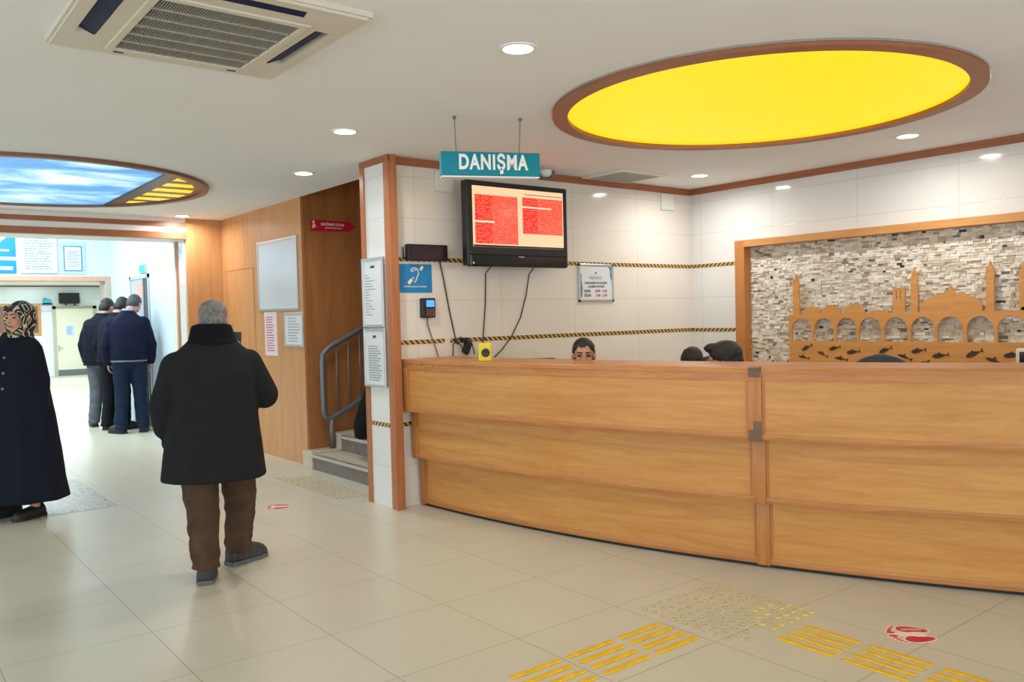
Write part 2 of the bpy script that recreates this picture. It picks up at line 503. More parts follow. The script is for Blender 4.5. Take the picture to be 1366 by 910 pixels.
def sky_mat():
    m, nt, p = new_mat('cloud_print_diffuser')
    N, L = nt.nodes, nt.links
    tc = N.new('ShaderNodeTexCoord'); mp = N.new('ShaderNodeMapping'); mp.inputs['Scale'].default_value = (0.9, 1.35, 1)
    L.new(tc.outputs['Object'], mp.inputs['Vector'])
    n = N.new('ShaderNodeTexNoise'); n.inputs['Scale'].default_value = 1.15; n.inputs['Detail'].default_value = 7; n.inputs['Roughness'].default_value = 0.58; n.inputs['Distortion'].default_value = 0.4
    L.new(mp.outputs['Vector'], n.inputs['Vector'])
    r = N.new('ShaderNodeValToRGB')
    r.color_ramp.elements[0].position = 0.42; r.color_ramp.elements[0].color = rgb(84, 150, 212)
    r.color_ramp.elements[1].position = 0.60; r.color_ramp.elements[1].color = rgb(214, 230, 226)
    e = r.color_ramp.elements.new(0.5); e.color = rgb(140, 192, 222)
    L.new(n.outputs['Fac'], r.inputs['Fac'])
    L.new(r.outputs['Color'], p.inputs['Base Color']); L.new(r.outputs['Color'], p.inputs['Emission Color'])
    p.inputs['Emission Strength'].default_value = 0.68
    return m
M['sky'] = sky_mat()

def scarf_mat():
    m, nt, p = new_mat('black_cream_print_scarf')
    N, L = nt.nodes, nt.links
    tc = N.new('ShaderNodeTexCoord')
    n = N.new('ShaderNodeTexNoise'); n.inputs['Scale'].default_value = 7.5; n.inputs['Detail'].default_value = 1.0; n.inputs['Distortion'].default_value = 1.4
    L.new(tc.outputs['Object'], n.inputs['Vector'])
    c = N.new('ShaderNodeMath'); c.operation = 'PINGPONG'; c.inputs[1].default_value = 0.09
    L.new(n.outputs['Fac'], c.inputs[0])
    r = N.new('ShaderNodeValToRGB')
    r.color_ramp.elements[0].position = 0.064; r.color_ramp.elements[0].color = rgb(24, 24, 28)
    r.color_ramp.elements[1].position = 0.071; r.color_ramp.elements[1].color = rgb(206, 192, 160)
    L.new(c.outputs[0], r.inputs['Fac']); L.new(r.outputs['Color'], p.inputs['Base Color'])
    p.inputs['Roughness'].default_value = 0.7
    return m
M['scarf'] = scarf_mat()

def sticker_mat():
    m, nt, p = new_mat('worn_patterned_sticker')
    N, L = nt.nodes, nt.links
    tc = N.new('ShaderNodeTexCoord')
    n = N.new('ShaderNodeTexNoise'); n.inputs['Scale'].default_value = 5; n.inputs['Detail'].default_value = 2; n.inputs['Distortion'].default_value = 2.5
    L.new(tc.outputs['Object'], n.inputs['Vector'])
    c = N.new('ShaderNodeMath'); c.operation = 'PINGPONG'; c.inputs[1].default_value = 0.06
    L.new(n.outputs['Fac'], c.inputs[0])
    r = N.new('ShaderNodeValToRGB')
    r.color_ramp.elements[0].position = 0.012; r.color_ramp.elements[0].color = rgb(128, 124, 118)
    r.color_ramp.elements[1].position = 0.03; r.color_ramp.elements[1].color = rgb(196, 190, 178)
    L.new(c.outputs[0], r.inputs['Fac']); L.new(r.outputs['Color'], p.inputs['Base Color'])
    p.inputs['Roughness'].default_value = 0.35
    return m
M['sticker'] = sticker_mat()

def tv_rows(name, c1, c2):
    m, nt, p = new_mat(name)
    N, L = nt.nodes, nt.links
    tc = N.new('ShaderNodeTexCoord'); mp = N.new('ShaderNodeMapping'); mp.inputs['Scale'].default_value = (30, 1, 62)
    L.new(tc.outputs['Object'], mp.inputs['Vector'])
    sx = N.new('ShaderNodeSeparateXYZ'); L.new(mp.outputs['Vector'], sx.inputs[0])
    f = N.new('ShaderNodeMath'); f.operation = 'FRACT'; L.new(sx.outputs[2], f.inputs[0])
    g = N.new('ShaderNodeMath'); g.operation = 'LESS_THAN'; g.inputs[1].default_value = 0.4; L.new(f.outputs[0], g.inputs[0])
    n = N.new('ShaderNodeTexNoise'); n.inputs['Scale'].default_value = 1.0; n.inputs['Detail'].default_value = 1
    L.new(mp.outputs['Vector'], n.inputs['Vector'])
    h = N.new('ShaderNodeMath'); h.operation = 'GREATER_THAN'; h.inputs[1].default_value = 0.47; L.new(n.outputs['Fac'], h.inputs[0])
    k = N.new('ShaderNodeMath'); k.operation = 'MULTIPLY'; L.new(g.outputs[0], k.inputs[0]); L.new(h.outputs[0], k.inputs[1])
    mix = N.new('ShaderNodeMix'); mix.data_type = 'RGBA'
    L.new(k.outputs[0], mix.inputs['Factor'])
    mix.inputs['A'].default_value = c1; mix.inputs['B'].default_value = c2
    p.inputs['Base Color'].default_value = (0.02, 0.02, 0.02, 1)
    L.new(mix.outputs['Result'], p.inputs['Emission Color'])
    p.inputs['Emission Strength'].default_value = 0.86
    p.inputs['Roughness'].default_value = 0.12
    return m
M['tvred'] = tv_rows('screen_red_table', rgb(255, 104, 76), rgb(226, 44, 40))
M['tvred2'] = tv_rows('screen_deep_red_column', rgb(232, 34, 32), rgb(255, 120, 90))
M['tvbase'] = emit('screen_peach', rgb(255, 206, 160), 0.84, (0.02, 0.02, 0.02, 1), 0.12)
M['tvbar'] = emit('screen_task_bar', rgb(30, 18, 22), 0.6, (0.02, 0.02, 0.02, 1), 0.12)
M['tvpale'] = emit('screen_pale', rgb(255, 220, 190), 0.88, (0.02, 0.02, 0.02, 1), 0.12)

# ------------------------------------------------------------------ room
CE = 2.765
YA, XB, XW, YD = 5.74, 6.96, 3.67, 8.05
def slab(*b, bev=0.0):
    return MB().box(*b, bev=bev)

struct('floor', slab(-6.5, -4, -0.1, 7.2, 29, 0), M['floor'])
cb = MB()
cb.box(-6.5, -4, CE, XW, 10.41, CE + 0.08)
cb.box(XW, -4, CE, XB + 0.1, 5.9, CE + 0.08)
struct('ceiling', cb, M['ceiling'])
struct('wall_back', slab(3.37, YA, 0, XB + 0.1, 5.92, CE + 0.02), M['tileA'])
struct('wall_right', slab(XB, -4, 0, XB + 0.12, YA, CE + 0.02), M['tileB'])
struct('wall_column', slab(3.31, 5.745, 0, 3.62, 6.12, CE + 0.02), M['tileB'])
struct('wall_side', slab(XW, YD, 0, XW + 0.12, 10.9, CE + 0.02), M['panel'])
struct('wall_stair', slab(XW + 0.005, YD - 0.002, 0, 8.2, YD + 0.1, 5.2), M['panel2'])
sb = MB()
sb.box(3.62, 5.92, 0, 8.2, 6.12, 5.2)
sb.box(8.2, 5.92, 0, 8.3, 8.15, 5.2)
sb.box(3.55, 5.92, CE + 0.08, XW, 8.15, 5.2)
sb.box(3.55, 5.92, 5.2, 8.3, 8.15, 5.3)
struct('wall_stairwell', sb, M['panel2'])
# pilaster and lintel of the wide opening to the corridor
pb = MB().box(3.236, 10.41, 0, XW, 10.9, CE + 0.02)
struct('wall_pilaster', pb, M['panel'])
lb = MB().box(-6.5, 10.41, 2.51, 3.236, 10.86, CE + 0.02)
struct('wall_lintel', lb, M['white'])
struct('trim_1', slab(-6.5, 10.395, 2.663, 3.236, 10.41, 2.718), M['trim_h'])
struct('trim_2', slab(-6.5, 10.39, 2.519, 3.236, 10.41, 2.595), M['trim_h'])
# reveal of the opening: white tile strip, wood strip, plain strip
struct('trim_3', slab(3.222, 10.45, 0, 3.236, 10.68, 2.51), M['tileB'])
struct('trim_4', slab(3.215, 10.68, 0, 3.236, 10.76, 2.51), M['trim'])
struct('trim_5', slab(3.2, 10.76, 0, 3.236, 10.9, 2.51), M['softwhite'])
# cornices round the tiled walls
struct('trim_6', slab(3.37, YA - 0.025, 2.705, XB, YA, CE), M['trim_h'])
struct('trim_7', slab(XB - 0.025, -4, 2.705, XB, YA - 0.025, CE), M['trim_h'])
struct('trim_8', slab(3.295, 5.66, 2.715, 3.31, 6.12, CE), M['trim_h'])
# column corner post and left edging
struct('trim_9', slab(3.298, 5.66, 0, 3.372, 5.745, CE, bev=0.004), M['trim'])
struct('trim_10', slab(3.298, 6.06, 0, 3.33, 6.125, CE - 0.05, bev=0.003), M['trim'])
# rope borders in the tiling
for i, (z, a) in enumerate(((0.657, ((3.372, 3.60),)), (1.305, ((3.372, 3.829), (3.885, XB))), (1.965, ((3.372, XB),)))):
    b = MB()
    for x0, x1 in a:
        b.box(x0, YA - 0.004, z - 0.017, x1, YA, z + 0.017)
    struct('trim_%d' % (11 + i), b, M['rope'])
struct('trim_14', MB().box(3.306, 5.745, 0.64, 3.31, 6.06, 0.674), M['rope'])
for i, z in enumerate((1.302, 1.965)):
    struct('trim_%d' % (15 + i), slab(XB - 0.004, 5.1, z - 0.017, XB, YA - 0.004, z + 0.017), M['rope'])
# grooves in the side wall veneer: outline of a flush hatch
gb = MB()
gb.box(XW - 0.003, 9.40, 2.118, XW, 10.30, 2.124)
gb.box(XW - 0.003, 9.398, 0.1, XW, 9.403, 2.124)
struct('trim_17', gb, M['trim'])
struct('trim_18', slab(XW - 0.012, YD - 0.0, 0, XW, YD + 0.02, CE), M['trim'])

# ---- corridor beyond the opening
struct('wall_corridor', slab(3.45, 10.9, 0, 3.6, 15.1, 3.5), M['bluewall'])
struct('ceiling_corridor', slab(-6.5, 10.86, 3.5, 3.6, 15.1, 3.6), M['white'])
struct('wall_bulkhead', slab(-6.5, 15.1, 2.31, 3.6, 15.5, 3.5), M['bluewall'])
struct('trim_19', slab(-6.5, 15.08, 2.235, 3.45, 15.5, 2.31), M['pinktrim'])
struct('trim_20', slab(3.36, 15.08, 0, 3.45, 15.5, 2.235), M['beigeframe'])
struct('ceiling_far', slab(-6.5, 15.5, 2.74, 6.6, 28.6, 2.84), M['white'])
struct('wall_end', slab(-6.5, 28.5, 0, 6.6, 28.7, 2.74), M['cooltile'])
struct('wall_end_side', slab(6.45, 15.5, 0, 6.6, 28.5, 2.74), M['cooltile'])
struct('wall_far_side', slab(3.45, 15.4, 0, 6.6, 15.5, 2.74), M['white'])
struct('wall_left', slab(-6.6, 10.41, 0, -6.5, 28.5, 3.5), M['white'])
struct('trim_21', slab(-6.5, 28.47, 2.70, 6.45, 28.5, 2.74), M['brownlam'])
struct('trim_22', slab(4.55, 28.46, 1.955, 4.84, 28.5, 1.985), M['alu'])
# cream door at the end of the corridor
d = thing('door_1', 'cream door', 'door'); del d['category']; del d['label']; d['kind'] = 'structure'
b = MB()
b.box(4.84, 28.44, 0, 4.93, 28.5, 2.12); b.box(5.95, 28.44, 0, 6.05, 28.5, 2.12); b.box(4.84, 28.44, 2.03, 6.05, 28.5, 2.12)
b.build('door_frame', M['beigeframe'], d)
MB().box(4.93, 28.455, 0.18, 5.95, 28.48, 2.03).build('door_leaf', M['creamdoor'], d)
MB().box(4.93, 28.45, 0.0, 5.95, 28.485, 0.18).build('kick_plate', M['steel'], d)
b = MB(); b.box(4.955, 28.44, 0.74, 5.0, 28.455, 0.94, bev=0.004); b.tube([(4.98, 28.44, 0.86), (4.98, 28.40, 0.86), (5.1, 28.39, 0.86)], 0.01)
b.build('door_handle', M['alu'], d)
# grey door in the pale blue corridor wall
d = thing('door_2', 'door', 'door'); del d['category']; del d['label']; d['kind'] = 'structure'
b = MB()
b.box(3.43, 12.82, 0, 3.45, 12.88, 2.24); b.box(3.43, 13.8, 0, 3.45, 13.86, 2.24); b.box(3.43, 12.82, 2.18, 3.45, 13.86, 2.24)
b.build('door_frame', M['greydoor'], d)
MB().box(3.44, 13.12, 0, 3.45, 13.8, 2.18).build('door_leaf', M['greydoor'], d)
b = MB(); b.box(3.425, 12.93, 0.0, 3.445, 12.97, 2.18); b.box(3.425, 13.06, 0.0, 3.445, 13.1, 2.18)
b.build('door_post', M['steel'], d)
MB().box(3.436, 13.2, 1.85, 3.44, 13.5, 2.12).build('door_notice', plain('salmon_notice', rgb(236, 168, 150), 0.5, var=0.1, scale=9), d)

# ---- stairs: steps climb away from the hall behind the column
st = thing('staircase', 'stone stairs with grey risers climbing behind the tiled column', 'stairs', (3.61, 7.0, 0))
rise, run = 0.155, 0.32
for k in range(9):
    x = 3.60 + k * run
    if k == 0:
        y1 = 7.83
    else:
        y1 = 7.83
    MB().box(x + 0.012, 6.13, 0 if k == 0 else k * rise - 0.03, min(x + run + 0.05, 8.19), y1, (k + 1) * rise - 0.03).build('riser', M['stonedark'], st)
    t = MB().box(x - 0.012, 6.13, (k + 1) * rise - 0.03, min(x + run + 0.012, 8.19), y1, (k + 1) * rise, bev=0.006).build('tread', M['stone'], st)
    MB().box(x - 0.014, 6.13, (k + 1) * rise - 0.006, x + 0.03, y1, (k + 1) * rise + 0.003).build('nosing', M['alu'], t)
for k in range(9):
    x = 3.60 + k * run
    z = (k + 1) * rise + 0.02
    MB().box(x - 0.01, 7.83, 0 if k == 0 else z - 0.24, min(x + run + 0.01, 8.19), YD - 0.004, z, bev=0.005).build('curb', M['stone'], st)
hr = thing('stair_railing', 'grey tubular steel railing running up beside the stairs', 'railing', (3.92, 7.94, 0.17))
sl = rise / run
Xr, Yr = 3.79, 7.94
def rail_z(x, z0): return z0 + (x - Xr) * sl
top, bot = 1.12, 0.49
pts = [(7.6, Yr, rail_z(7.6, top + 0.06)), (Xr + 0.09, Yr, rail_z(Xr + 0.09, top + 0.06)), (Xr + 0.03, Yr, top + 0.055), (Xr + 0.005, Yr, top + 0.02), (Xr, Yr, top - 0.04),
       (Xr, Yr, bot + 0.1), (Xr + 0.005, Yr, bot + 0.04), (Xr + 0.03, Yr, bot + 0.0), (Xr + 0.07, Yr, bot - 0.005), (Xr + 0.12, Yr, bot + 0.01), (7.6, Yr, rail_z(7.6, bot - 0.04))]
MB().tube(pts, 0.03, 14).build('rail', M['steel'], hr, True)
for k in range(12):
    x = Xr + 0.16 + k * 0.135
    MB().tube([(x, Yr, rail_z(x, bot - 0.03)), (x, Yr, rail_z(x, top + 0.05))], 0.009, 8).build('baluster', M['steel'], hr, True)
for k in range(3):
    x = Xr + 0.085 + k * 1.28
    z0 = (int((x - 3.6) / run) + 1) * rise + 0.022
    MB().tube([(x, Yr, z0), (x, Yr, rail_z(x, bot - 0.02))], 0.028, 12).build('post', M['steel'], hr, True)

# ---- stone mosaic picture on the right wall
fr = thing('feature_panel', 'wood framed split stone mosaic panel on the wall behind the counter', 'wall panel', (6.88, 3.0, 1.0))
Y0, Y1, ZT, ZB = 1.02, 5.105, 2.175, 0.95
fw = 0.075
b = MB()
b.box(6.84, Y1 - 0.11, ZB, XB, Y1, ZT, bev=0.004); b.build('frame_side', M['counter_post'], fr)
b = MB(); b.box(6.84, Y0, ZB, XB, Y0 + 0.11, ZT, bev=0.004); b.build('frame_side', M['counter_post'], fr)
b = MB(); b.box(6.84, Y0 + 0.11, ZT - 0.068, XB, Y1 - 0.11, ZT, bev=0.004); b.build('frame_top', M['frame'], fr)
rnd = random.Random(3)
b = MB()
z = ZB
while z < ZT - 0.07:
    h = rnd.choice((0.014, 0.018, 0.022, 0.026))
    y = Y0 + 0.11 - rnd.random() * 0.05
    while y < Y1 - 0.11:
        w = rnd.uniform(0.02, 0.07)
        dp = rnd.uniform(0.004, 0.02)
        b.box(XB - 0.003 - dp, max(y, Y0 + 0.11) + 0.001, z + 0.001, XB - 0.001, min(y + w, Y1 - 0.11) - 0.0005, min(z + h, ZT - 0.069) - 0.0005)
        y += w
    z += h
b.build('stone_mosaic', M['mosaic'], fr)
# carved skyline board standing in front of the stone
sk = thing('carved_skyline', 'cut out wooden skyline of domes and minarets above an arcade on the stone panel', 'wall decoration', (6.9, 3.07, 1.0))
b = MB()
X0s, TH = 6.88, 0.022
FRM = ((X0s, 0, 0), (0, 1, 0), (0, 0, 1))
def pz(poly): b.prism(poly, FRM, (TH, 0, 0))
pz([(1.6, 0.97), (4.535, 0.97), (4.535, 1.2), (1.6, 1.2)])
left = [(4.506, 4.303), (4.279, 4.085), (4.061, 3.866), (3.845, 3.643), (3.617, 3.418), (3.391, 3.194), (3.173, 2.979)]
bays = left + [(2.949, 2.748)] + [(2.725, 2.52), (2.497, 2.28), (2.257, 2.03), (2.007, 1.78)]
edges = [4.535]
ZA = 1.445
for i, (ya, yb) in enumerate(bays):
    pz([(ya, 1.2), (edges[-1], 1.2), (edges[-1], ZA), (ya, ZA)])
    c, hw = (ya + yb) / 2, (ya - yb) / 2
    zs = 1.30; rh = 0.105
    n = 14
    for k in range(n):
        a0, a1 = PI * k / n, PI * (k + 1) / n
        y_0, y_1 = c + hw * math.cos(a0), c + hw * math.cos(a1)
        pz([(y_1, zs + rh * math.sin(a1)), (y_0, zs + rh * math.sin(a0)), (y_0, ZA), (y_1, ZA)])
    edges.append(yb)
pz([(1.6, 1.2), (edges[-1], 1.2), (edges[-1], ZA), (1.6, ZA)])
def dome(c, w, h, tip=0.0, z0=ZA, n=14):
    pts = [(c - w, z0), (c + w, z0)]
    for k in range(n + 1):
        a = PI * k / n
        pts.append((c + w * math.cos(a) * (1.0), z0 + h * math.sin(a) ** 0.8))
    pz(pts)
    if tip: pz([(c - 0.04, z0 + h - 0.02), (c + 0.04, z0 + h - 0.02), (c + 0.015, z0 + h + tip * .5), (c, z0 + h + tip), (c - 0.015, z0 + h + tip * .5)])
for s in (1, -1):
    m = lambda y: 3.07 + s * (y - 3.07)
    dome(m(4.30), 0.085, 0.07); dome(m(4.11), 0.09, 0.072); dome(m(3.89), 0.095, 0.078)
    for k in range(4): dome(m(3.72 - 0.04 * k), 0.019, 0.02 + 0.006 * (k % 2))
    for c, w, zt in ((4.457, 0.033, 1.81), (3.361, 0.03, 1.806)) if s == 1 else ((2.776, 0.031, 1.828), (2.54, 0.031, 1.81), (1.68, 0.033, 1.81)):
        pz([(c - w, ZA), (c + w, ZA), (c + w * .9, zt - 0.1), (c + w * 1.05, zt - 0.1), (c + w * .6, zt - 0.05), (c, zt), (c - w * .6, zt - 0.05), (c - w * 1.05, zt - 0.1), (c - w * .9, zt - 0.1)])
    if s == 1:
        for a0, a1 in ((3.539, 3.515), (3.498, 3.479), (3.462, 3.438)): pz([(a1, 1.56), (a0, 1.56), (a0, 1.625), (a1, 1.625)])
        pz([(3.438, 1.625), (3.539, 1.625), (3.539, 1.648), (3.438, 1.648)]); pz([(3.438, ZA), (3.539, ZA), (3.539, 1.56), (3.438, 1.56)])
pts = [(2.83, ZA), (3.314, ZA)]
for k in range(17):
    a = PI * k / 16
    pts.append((3.072 + 0.242 * math.cos(a), ZA + 0.145 * math.sin(a) ** 0.75))
pz(pts)
b.prism([(3.01, 1.57), (3.134, 1.57), (3.10, 1.605), (3.085, 1.63), (3.072, 1.655), (3.059, 1.63), (3.044, 1.605)], ((X0s - 0.0015, 0, 0), (0, 1, 0), (0, 0, 1)), (TH, 0, 0))
b.build('board', M['carve'], sk)
def fish(y, z, L, ang, kind=0):
    p = []
    for k in range(16):
        t = k / 15
        p.append((-(t - 0.5) * L, L * 0.17 * math.sin(PI * t ** 0.7) * (1 if kind == 0 else 0.6)))
    low = [(x, -q * 0.9) for x, q in reversed(p[1:-1])]
    tail = [(-0.5 * L, 0.02 * L), (-0.68 * L, 0.16 * L), (-0.62 * L, 0), (-0.68 * L, -0.15 * L), (-0.5 * L, -0.02 * L)]
    poly = p + tail + low
    ca, sa = math.cos(ang), math.sin(ang)
    poly = [(y + u * ca - v * sa, z + u * sa + v * ca) for u, v in poly]
    f = MB(); f.prism(poly, ((X0s - 0.004, 0, 0), (0, 1, 0), (0, 0, 1)), (0.004, 0, 0))
    fin = [(y + u * ca - v * sa, z + u * sa + v * ca) for u, v in ((0.1 * L, 0.12 * L), (0.0, 0.26 * L), (-0.12 * L, 0.12 * L))]
    f.prism(fin, ((X0s - 0.004, 0, 0), (0, 1, 0), (0, 0, 1)), (0.004, 0, 0))
    f.build('fish', M['fish'], sk)
M['fish'] = plain('fish_ornament', rgb(66, 54, 44), 0.4, 0.2, var=0.3, scale=40)
# (y, z, length, tilt)
for y, z_, L, a, kd in ((4.355, 1.135, .1, -.45, 0), (4.08, 1.135, .1, -.25, 0), (3.905, 1.105, .11, -.15, 0), (3.615, 1.125, .105, -.4, 0), (3.335, 1.125, .11, -.2, 0), (3.16, 1.09, .115, -.15, 0),
                        (2.9, 1.11, .12, -.4, 0), (2.62, 1.105, .125, -.12, 0), (4.2, 1.085, .1, .4, 1), (4.39, 1.05, .1, .15, 1), (4.02, 1.045, .11, .15, 1), (3.45, 1.075, .11, .35, 1),
                        (3.25, 1.025, .12, .18, 1), (2.75, 1.06, .13, .35, 1), (2.93, 1.02, .1, .05, 1), (2.5, 1.02, .12, .1, 1), (2.35, 1.1, .12, -.3, 0), (2.1, 1.09, .12, -.2, 0), (1.85, 1.1, .12, -.35, 0)):
    fish(y, z_, L, a, kd)
# ------------------------------------------------------------------ reception counter (curved, three overlapping tiers)
CX, CY, RR = 12.5295, 6.0513, 8.984
def arc(off, deg, z):
    a = R(deg)
    return (CX + (RR + off) * math.cos(a), CY + (RR + off) * math.sin(a), z)
def sweep(mb, prof, a0, a1, step=0.35):
    n = max(2, int(abs(a1 - a0) / step) + 1)
    rings = [[arc(o, a0 + (a1 - a0) * k / (n - 1), z) for o, z in prof] for k in range(n)]
    return mb.loft(rings)
A0, AM, A2 = 182.25, 200.55, 219.0
ct = thing('reception_counter', 'long curved wooden reception counter with three overlapping tiers', 'counter', (4.1, 3.2, 0))
HT = 1.175
tiers = [(0.0, 0.022, 0.40), (0.07, 0.395, 0.775), (0.14, 0.765, 1.10)]
sweep(MB(), [(-0.36, HT - 0.03), (-0.36, HT), (0.145, HT), (0.15, HT - 0.006), (0.15, HT - 0.03)], A0 - 0.15, A2).build('counter_top', M['counter_edge'], ct, 40)
sweep(MB(), [(0.10, 1.10), (0.10, HT - 0.03), (0.146, HT - 0.03), (0.146, 1.10)], A0, A2).build('fascia', M['counter_edge'], ct, 40)
sweep(MB(), [(-0.06, 0.0), (-0.06, 0.1), (-0.02, 0.1), (-0.02, 0.0)], A0, A2).build('plinth', M['black'], ct, 40)
pw = 0.23   # half width of a post in degrees
secs = [(A0 + 0.36, AM - pw), (AM + pw, A2 - 0.36)]
for off, z0, z1 in tiers:
    for s0, s1 in secs:
        p = sweep(MB(), [(off - 0.06, z0 + 0.03), (off - 0.06, z1), (off, z1), (off, z0 + 0.03)], s0, s1).build('panel', M['counter'], ct, 40)
        # bottom lip and edge battens of this panel
        sweep(MB(), [(off - 0.075, z0), (off - 0.075, z0 + 0.03), (off + 0.006, z0 + 0.034), (off + 0.010, z0 + 0.02), (off + 0.004, z0)], s0, s1).build('bottom_lip', M['counter_edge'], p, 40)
        e = MB()
        sweep(e, [(off - 0.01, z0 + 0.03), (off - 0.01, z1), (off + 0.005, z1), (off + 0.005, z0 + 0.03)], s0, s0 + 0.09)
        sweep(e, [(off - 0.01, z0 + 0.03), (off - 0.01, z1), (off + 0.005, z1), (off + 0.005, z0 + 0.03)], s1 - 0.12, s1)
        e.build('edge_batten', M['counter_post'], p, 40)
    for am in (A0 + 0.18, AM, A2 - 0.18):
        w = pw if am == AM else 0.18
        sweep(MB(), [(off - 0.07, z0 - 0.005), (off - 0.07, z1 + 0.005), (off + 0.014, z1 + 0.005), (off + 0.018, z1 - 0.005), (off + 0.018, z0 + 0.005), (off + 0.014, z0 - 0.005)], am - w, am + w, 0.1).build('corner_post', M['counter_post'], ct, 40)
w = 0.25
sweep(MB(), [(0.08, 1.10), (0.08, HT - 0.03), (0.158, HT - 0.03), (0.158, 1.10)], AM - pw, AM + pw, 0.1).build('corner_post', M['counter_post'], ct, 40)
sweep(MB(), [(0.10, 1.12), (0.10, HT + 0.002), (0.158, HT + 0.002), (0.162, HT - 0.004), (0.162, 1.12)], AM - pw * .9, AM + pw * .9, 0.1).build('corner_cap', M['capmetal'], ct, 40)
sweep(MB(), [(0.10, 0.758), (0.10, 0.82), (0.162, 0.82), (0.162, 0.758)], AM - pw * .98, AM + pw * .98, 0.1).build('corner_cap', M['capmetal'], ct, 40)
b = MB(); sweep(b, [(0.10, 0.82), (0.10, 0.87), (0.162, 0.87), (0.162, 0.82)], AM - pw * .2, AM + pw * .98, 0.1); b.build('corner_cap', M['capmetal'], ct, 40)
for k, a in enumerate((183.0, 183.35, 183.7, 184.05, 184.7, 185.2, 185.65, 186.9, 188.0, 189.1)):
    z = 1.13 + 0.006 * ((k * 7) % 3 - 1)
    o = Vector(arc(0.145, a, z)); n = Vector((math.cos(R(a)), math.sin(R(a)), 0))
    m = Matrix.Translation(o) @ n.to_track_quat('Z', 'Y').to_matrix().to_4x4()
    s = MB(); s.lathe([(0.0005, 0), (0.006, 0), (0.006, 0.002), (0.0005, 0.003)], n=10); s.v = [tuple(m @ Vector(q)) for q in s.v]
    s.build('screw', M['brownlam'], ct, True)
for s0, s1 in ((182.4, 187.8), (204.5, 216.0)):
    sh_ = sweep(MB(), [(-0.10, 0.72), (-0.10, 0.75), (-0.95, 0.75), (-0.95, 0.72)], s0, s1).build('work_shelf', M['counter_edge'], ct, 40)
    for q in (s0 + 0.1, s1 - 0.8):
        sweep(MB(), [(-0.10, 0.0), (-0.10, 0.72), (-0.93, 0.72), (-0.93, 0.0)], q, q + 0.2, 0.1).build('shelf_leg', M['counter_edge'], sh_, 40)

# ------------------------------------------------------------------ ceiling fixtures
def downlight(first, x, y, label, src=None):
    if src is None:
        t = thing('downlight', label, 'ceiling light', (x, y, CE), 0, 'round recessed downlights')
        MB().ring((x, y), 0.072, 0.09, CE - 0.007, CE + 0.003, 40).build('trim_ring', M['white'], t, 40)
        MB().lathe([(0.0005, -0.004), (0.072, -0.004), (0.072, 0.001), (0.0005, 0.001)], (x, y, CE), 40).build('diffuser', M['lamp'], t, 40)
    else:
        t = copy_thing(src, (x, y, CE), 0, label)
    return t
DL = [(2.536, 3.109, 'round ceiling downlight between the ceiling cassette and the yellow light disc'),
      (2.664, 5.128, 'round ceiling downlight nearest the tiled column, second from the cassette'),
      (3.114, 6.77, 'round ceiling downlight in front of the stair opening'),
      (3.124, 10.15, 'small far ceiling downlight beside the lintel of the corridor opening'),
      (6.291, 5.075, 'round ceiling downlight by the corner of the two tiled walls'),
      (6.239, 3.082, 'round ceiling downlight above the stone mosaic panel')]
d0 = None
for x, y, l in DL:
    d = downlight(True, x, y, l, d0)
    d0 = d0 or d
LAMP_W = 9.5
def area(name, loc, size, power, color=(1, 0.98, 0.96), rot=(0, 0, 0), shape='DISK', size_y=None, spread=PI):
    l = bpy.data.lights.new(name, 'AREA'); l.shape = shape; l.size = size; l.energy = power; l.spread = spread; l.color = color
    if size_y: l.size_y = size_y
    o = bpy.data.objects.new(name, l); COL.objects.link(o); o.location = loc; o.rotation_euler = rot
    return o
for x, y, l in DL:
    o = area('downlight_lamp', (x, y, CE - 0.009), 0.138, LAMP_W, spread=R(166))

yl = thing('ceiling_light_disc', 'large round yellow backlit ceiling disc with a brown wooden ring', 'ceiling light', (4.466, 3.154, CE))
c = (4.466, 3.154)
MB().ring(c, 1.168, 1.262, CE - 0.03, CE + 0.005, 128).build('wood_ring', M['brownring'] if 'brownring' in M else M['trim_h'], yl, 40)
MB().ring(c, 1.258, 1.272, CE - 0.012, CE + 0.004, 128).build('silver_edging', M['silver'], yl, 40)
MB().lathe([(0.001, -0.006), (1.168, -0.006), (1.168, 0.003), (0.001, 0.003)], (c[0], c[1], CE), 128).build('diffuser', M['yellowlight'], yl, 40)

sp = thing('sky_ceiling_light', 'round ceiling light printed with blue sky and clouds beside yellow stripes', 'ceiling light', (1.32, 8.37, CE))
c = (1.32, 8.37); RO = 1.44; RI = 1.375
MB().ring(c, RI, RO, CE - 0.03, CE + 0.005, 128).build('wood_ring', M['brownlam'], sp, 40)
xb = 2.13
a0 = math.acos((xb - c[0]) / RI)
poly = [(c[0] + RI * math.cos(a), c[1] + RI * math.sin(a)) for a in np.linspace(a0, 2 * PI - a0, 90)]
MB().prism(poly, ((0, 0, CE - 0.008), (1, 0, 0), (0, 1, 0)), (0, 0, 0.01)).build('sky_diffuser', M['sky'], sp)
def circ_seg(x0, r, z0, z1):
    aa = math.acos((x0 - c[0]) / r)
    p = [(c[0] + r * math.cos(a), c[1] + r * math.sin(a)) for a in np.linspace(-aa, aa, 60)]
    return MB().prism(p, ((0, 0, z0), (1, 0, 0), (0, 1, 0)), (0, 0, z1 - z0))
circ_seg(xb, RI + 0.01, CE - 0.012, CE + 0.003).build('brown_board', M['brownlam'], sp)
MB().box(xb - 0.008, c[1] - 1.12, CE - 0.018, xb + 0.012, c[1] + 1.12, CE).build('edge_strip', M['black'], sp)
xs = 2.275; rs = 1.31
ys = [7.40, 7.70, 8.02, 8.34, 8.66, 8.98, 9.28]
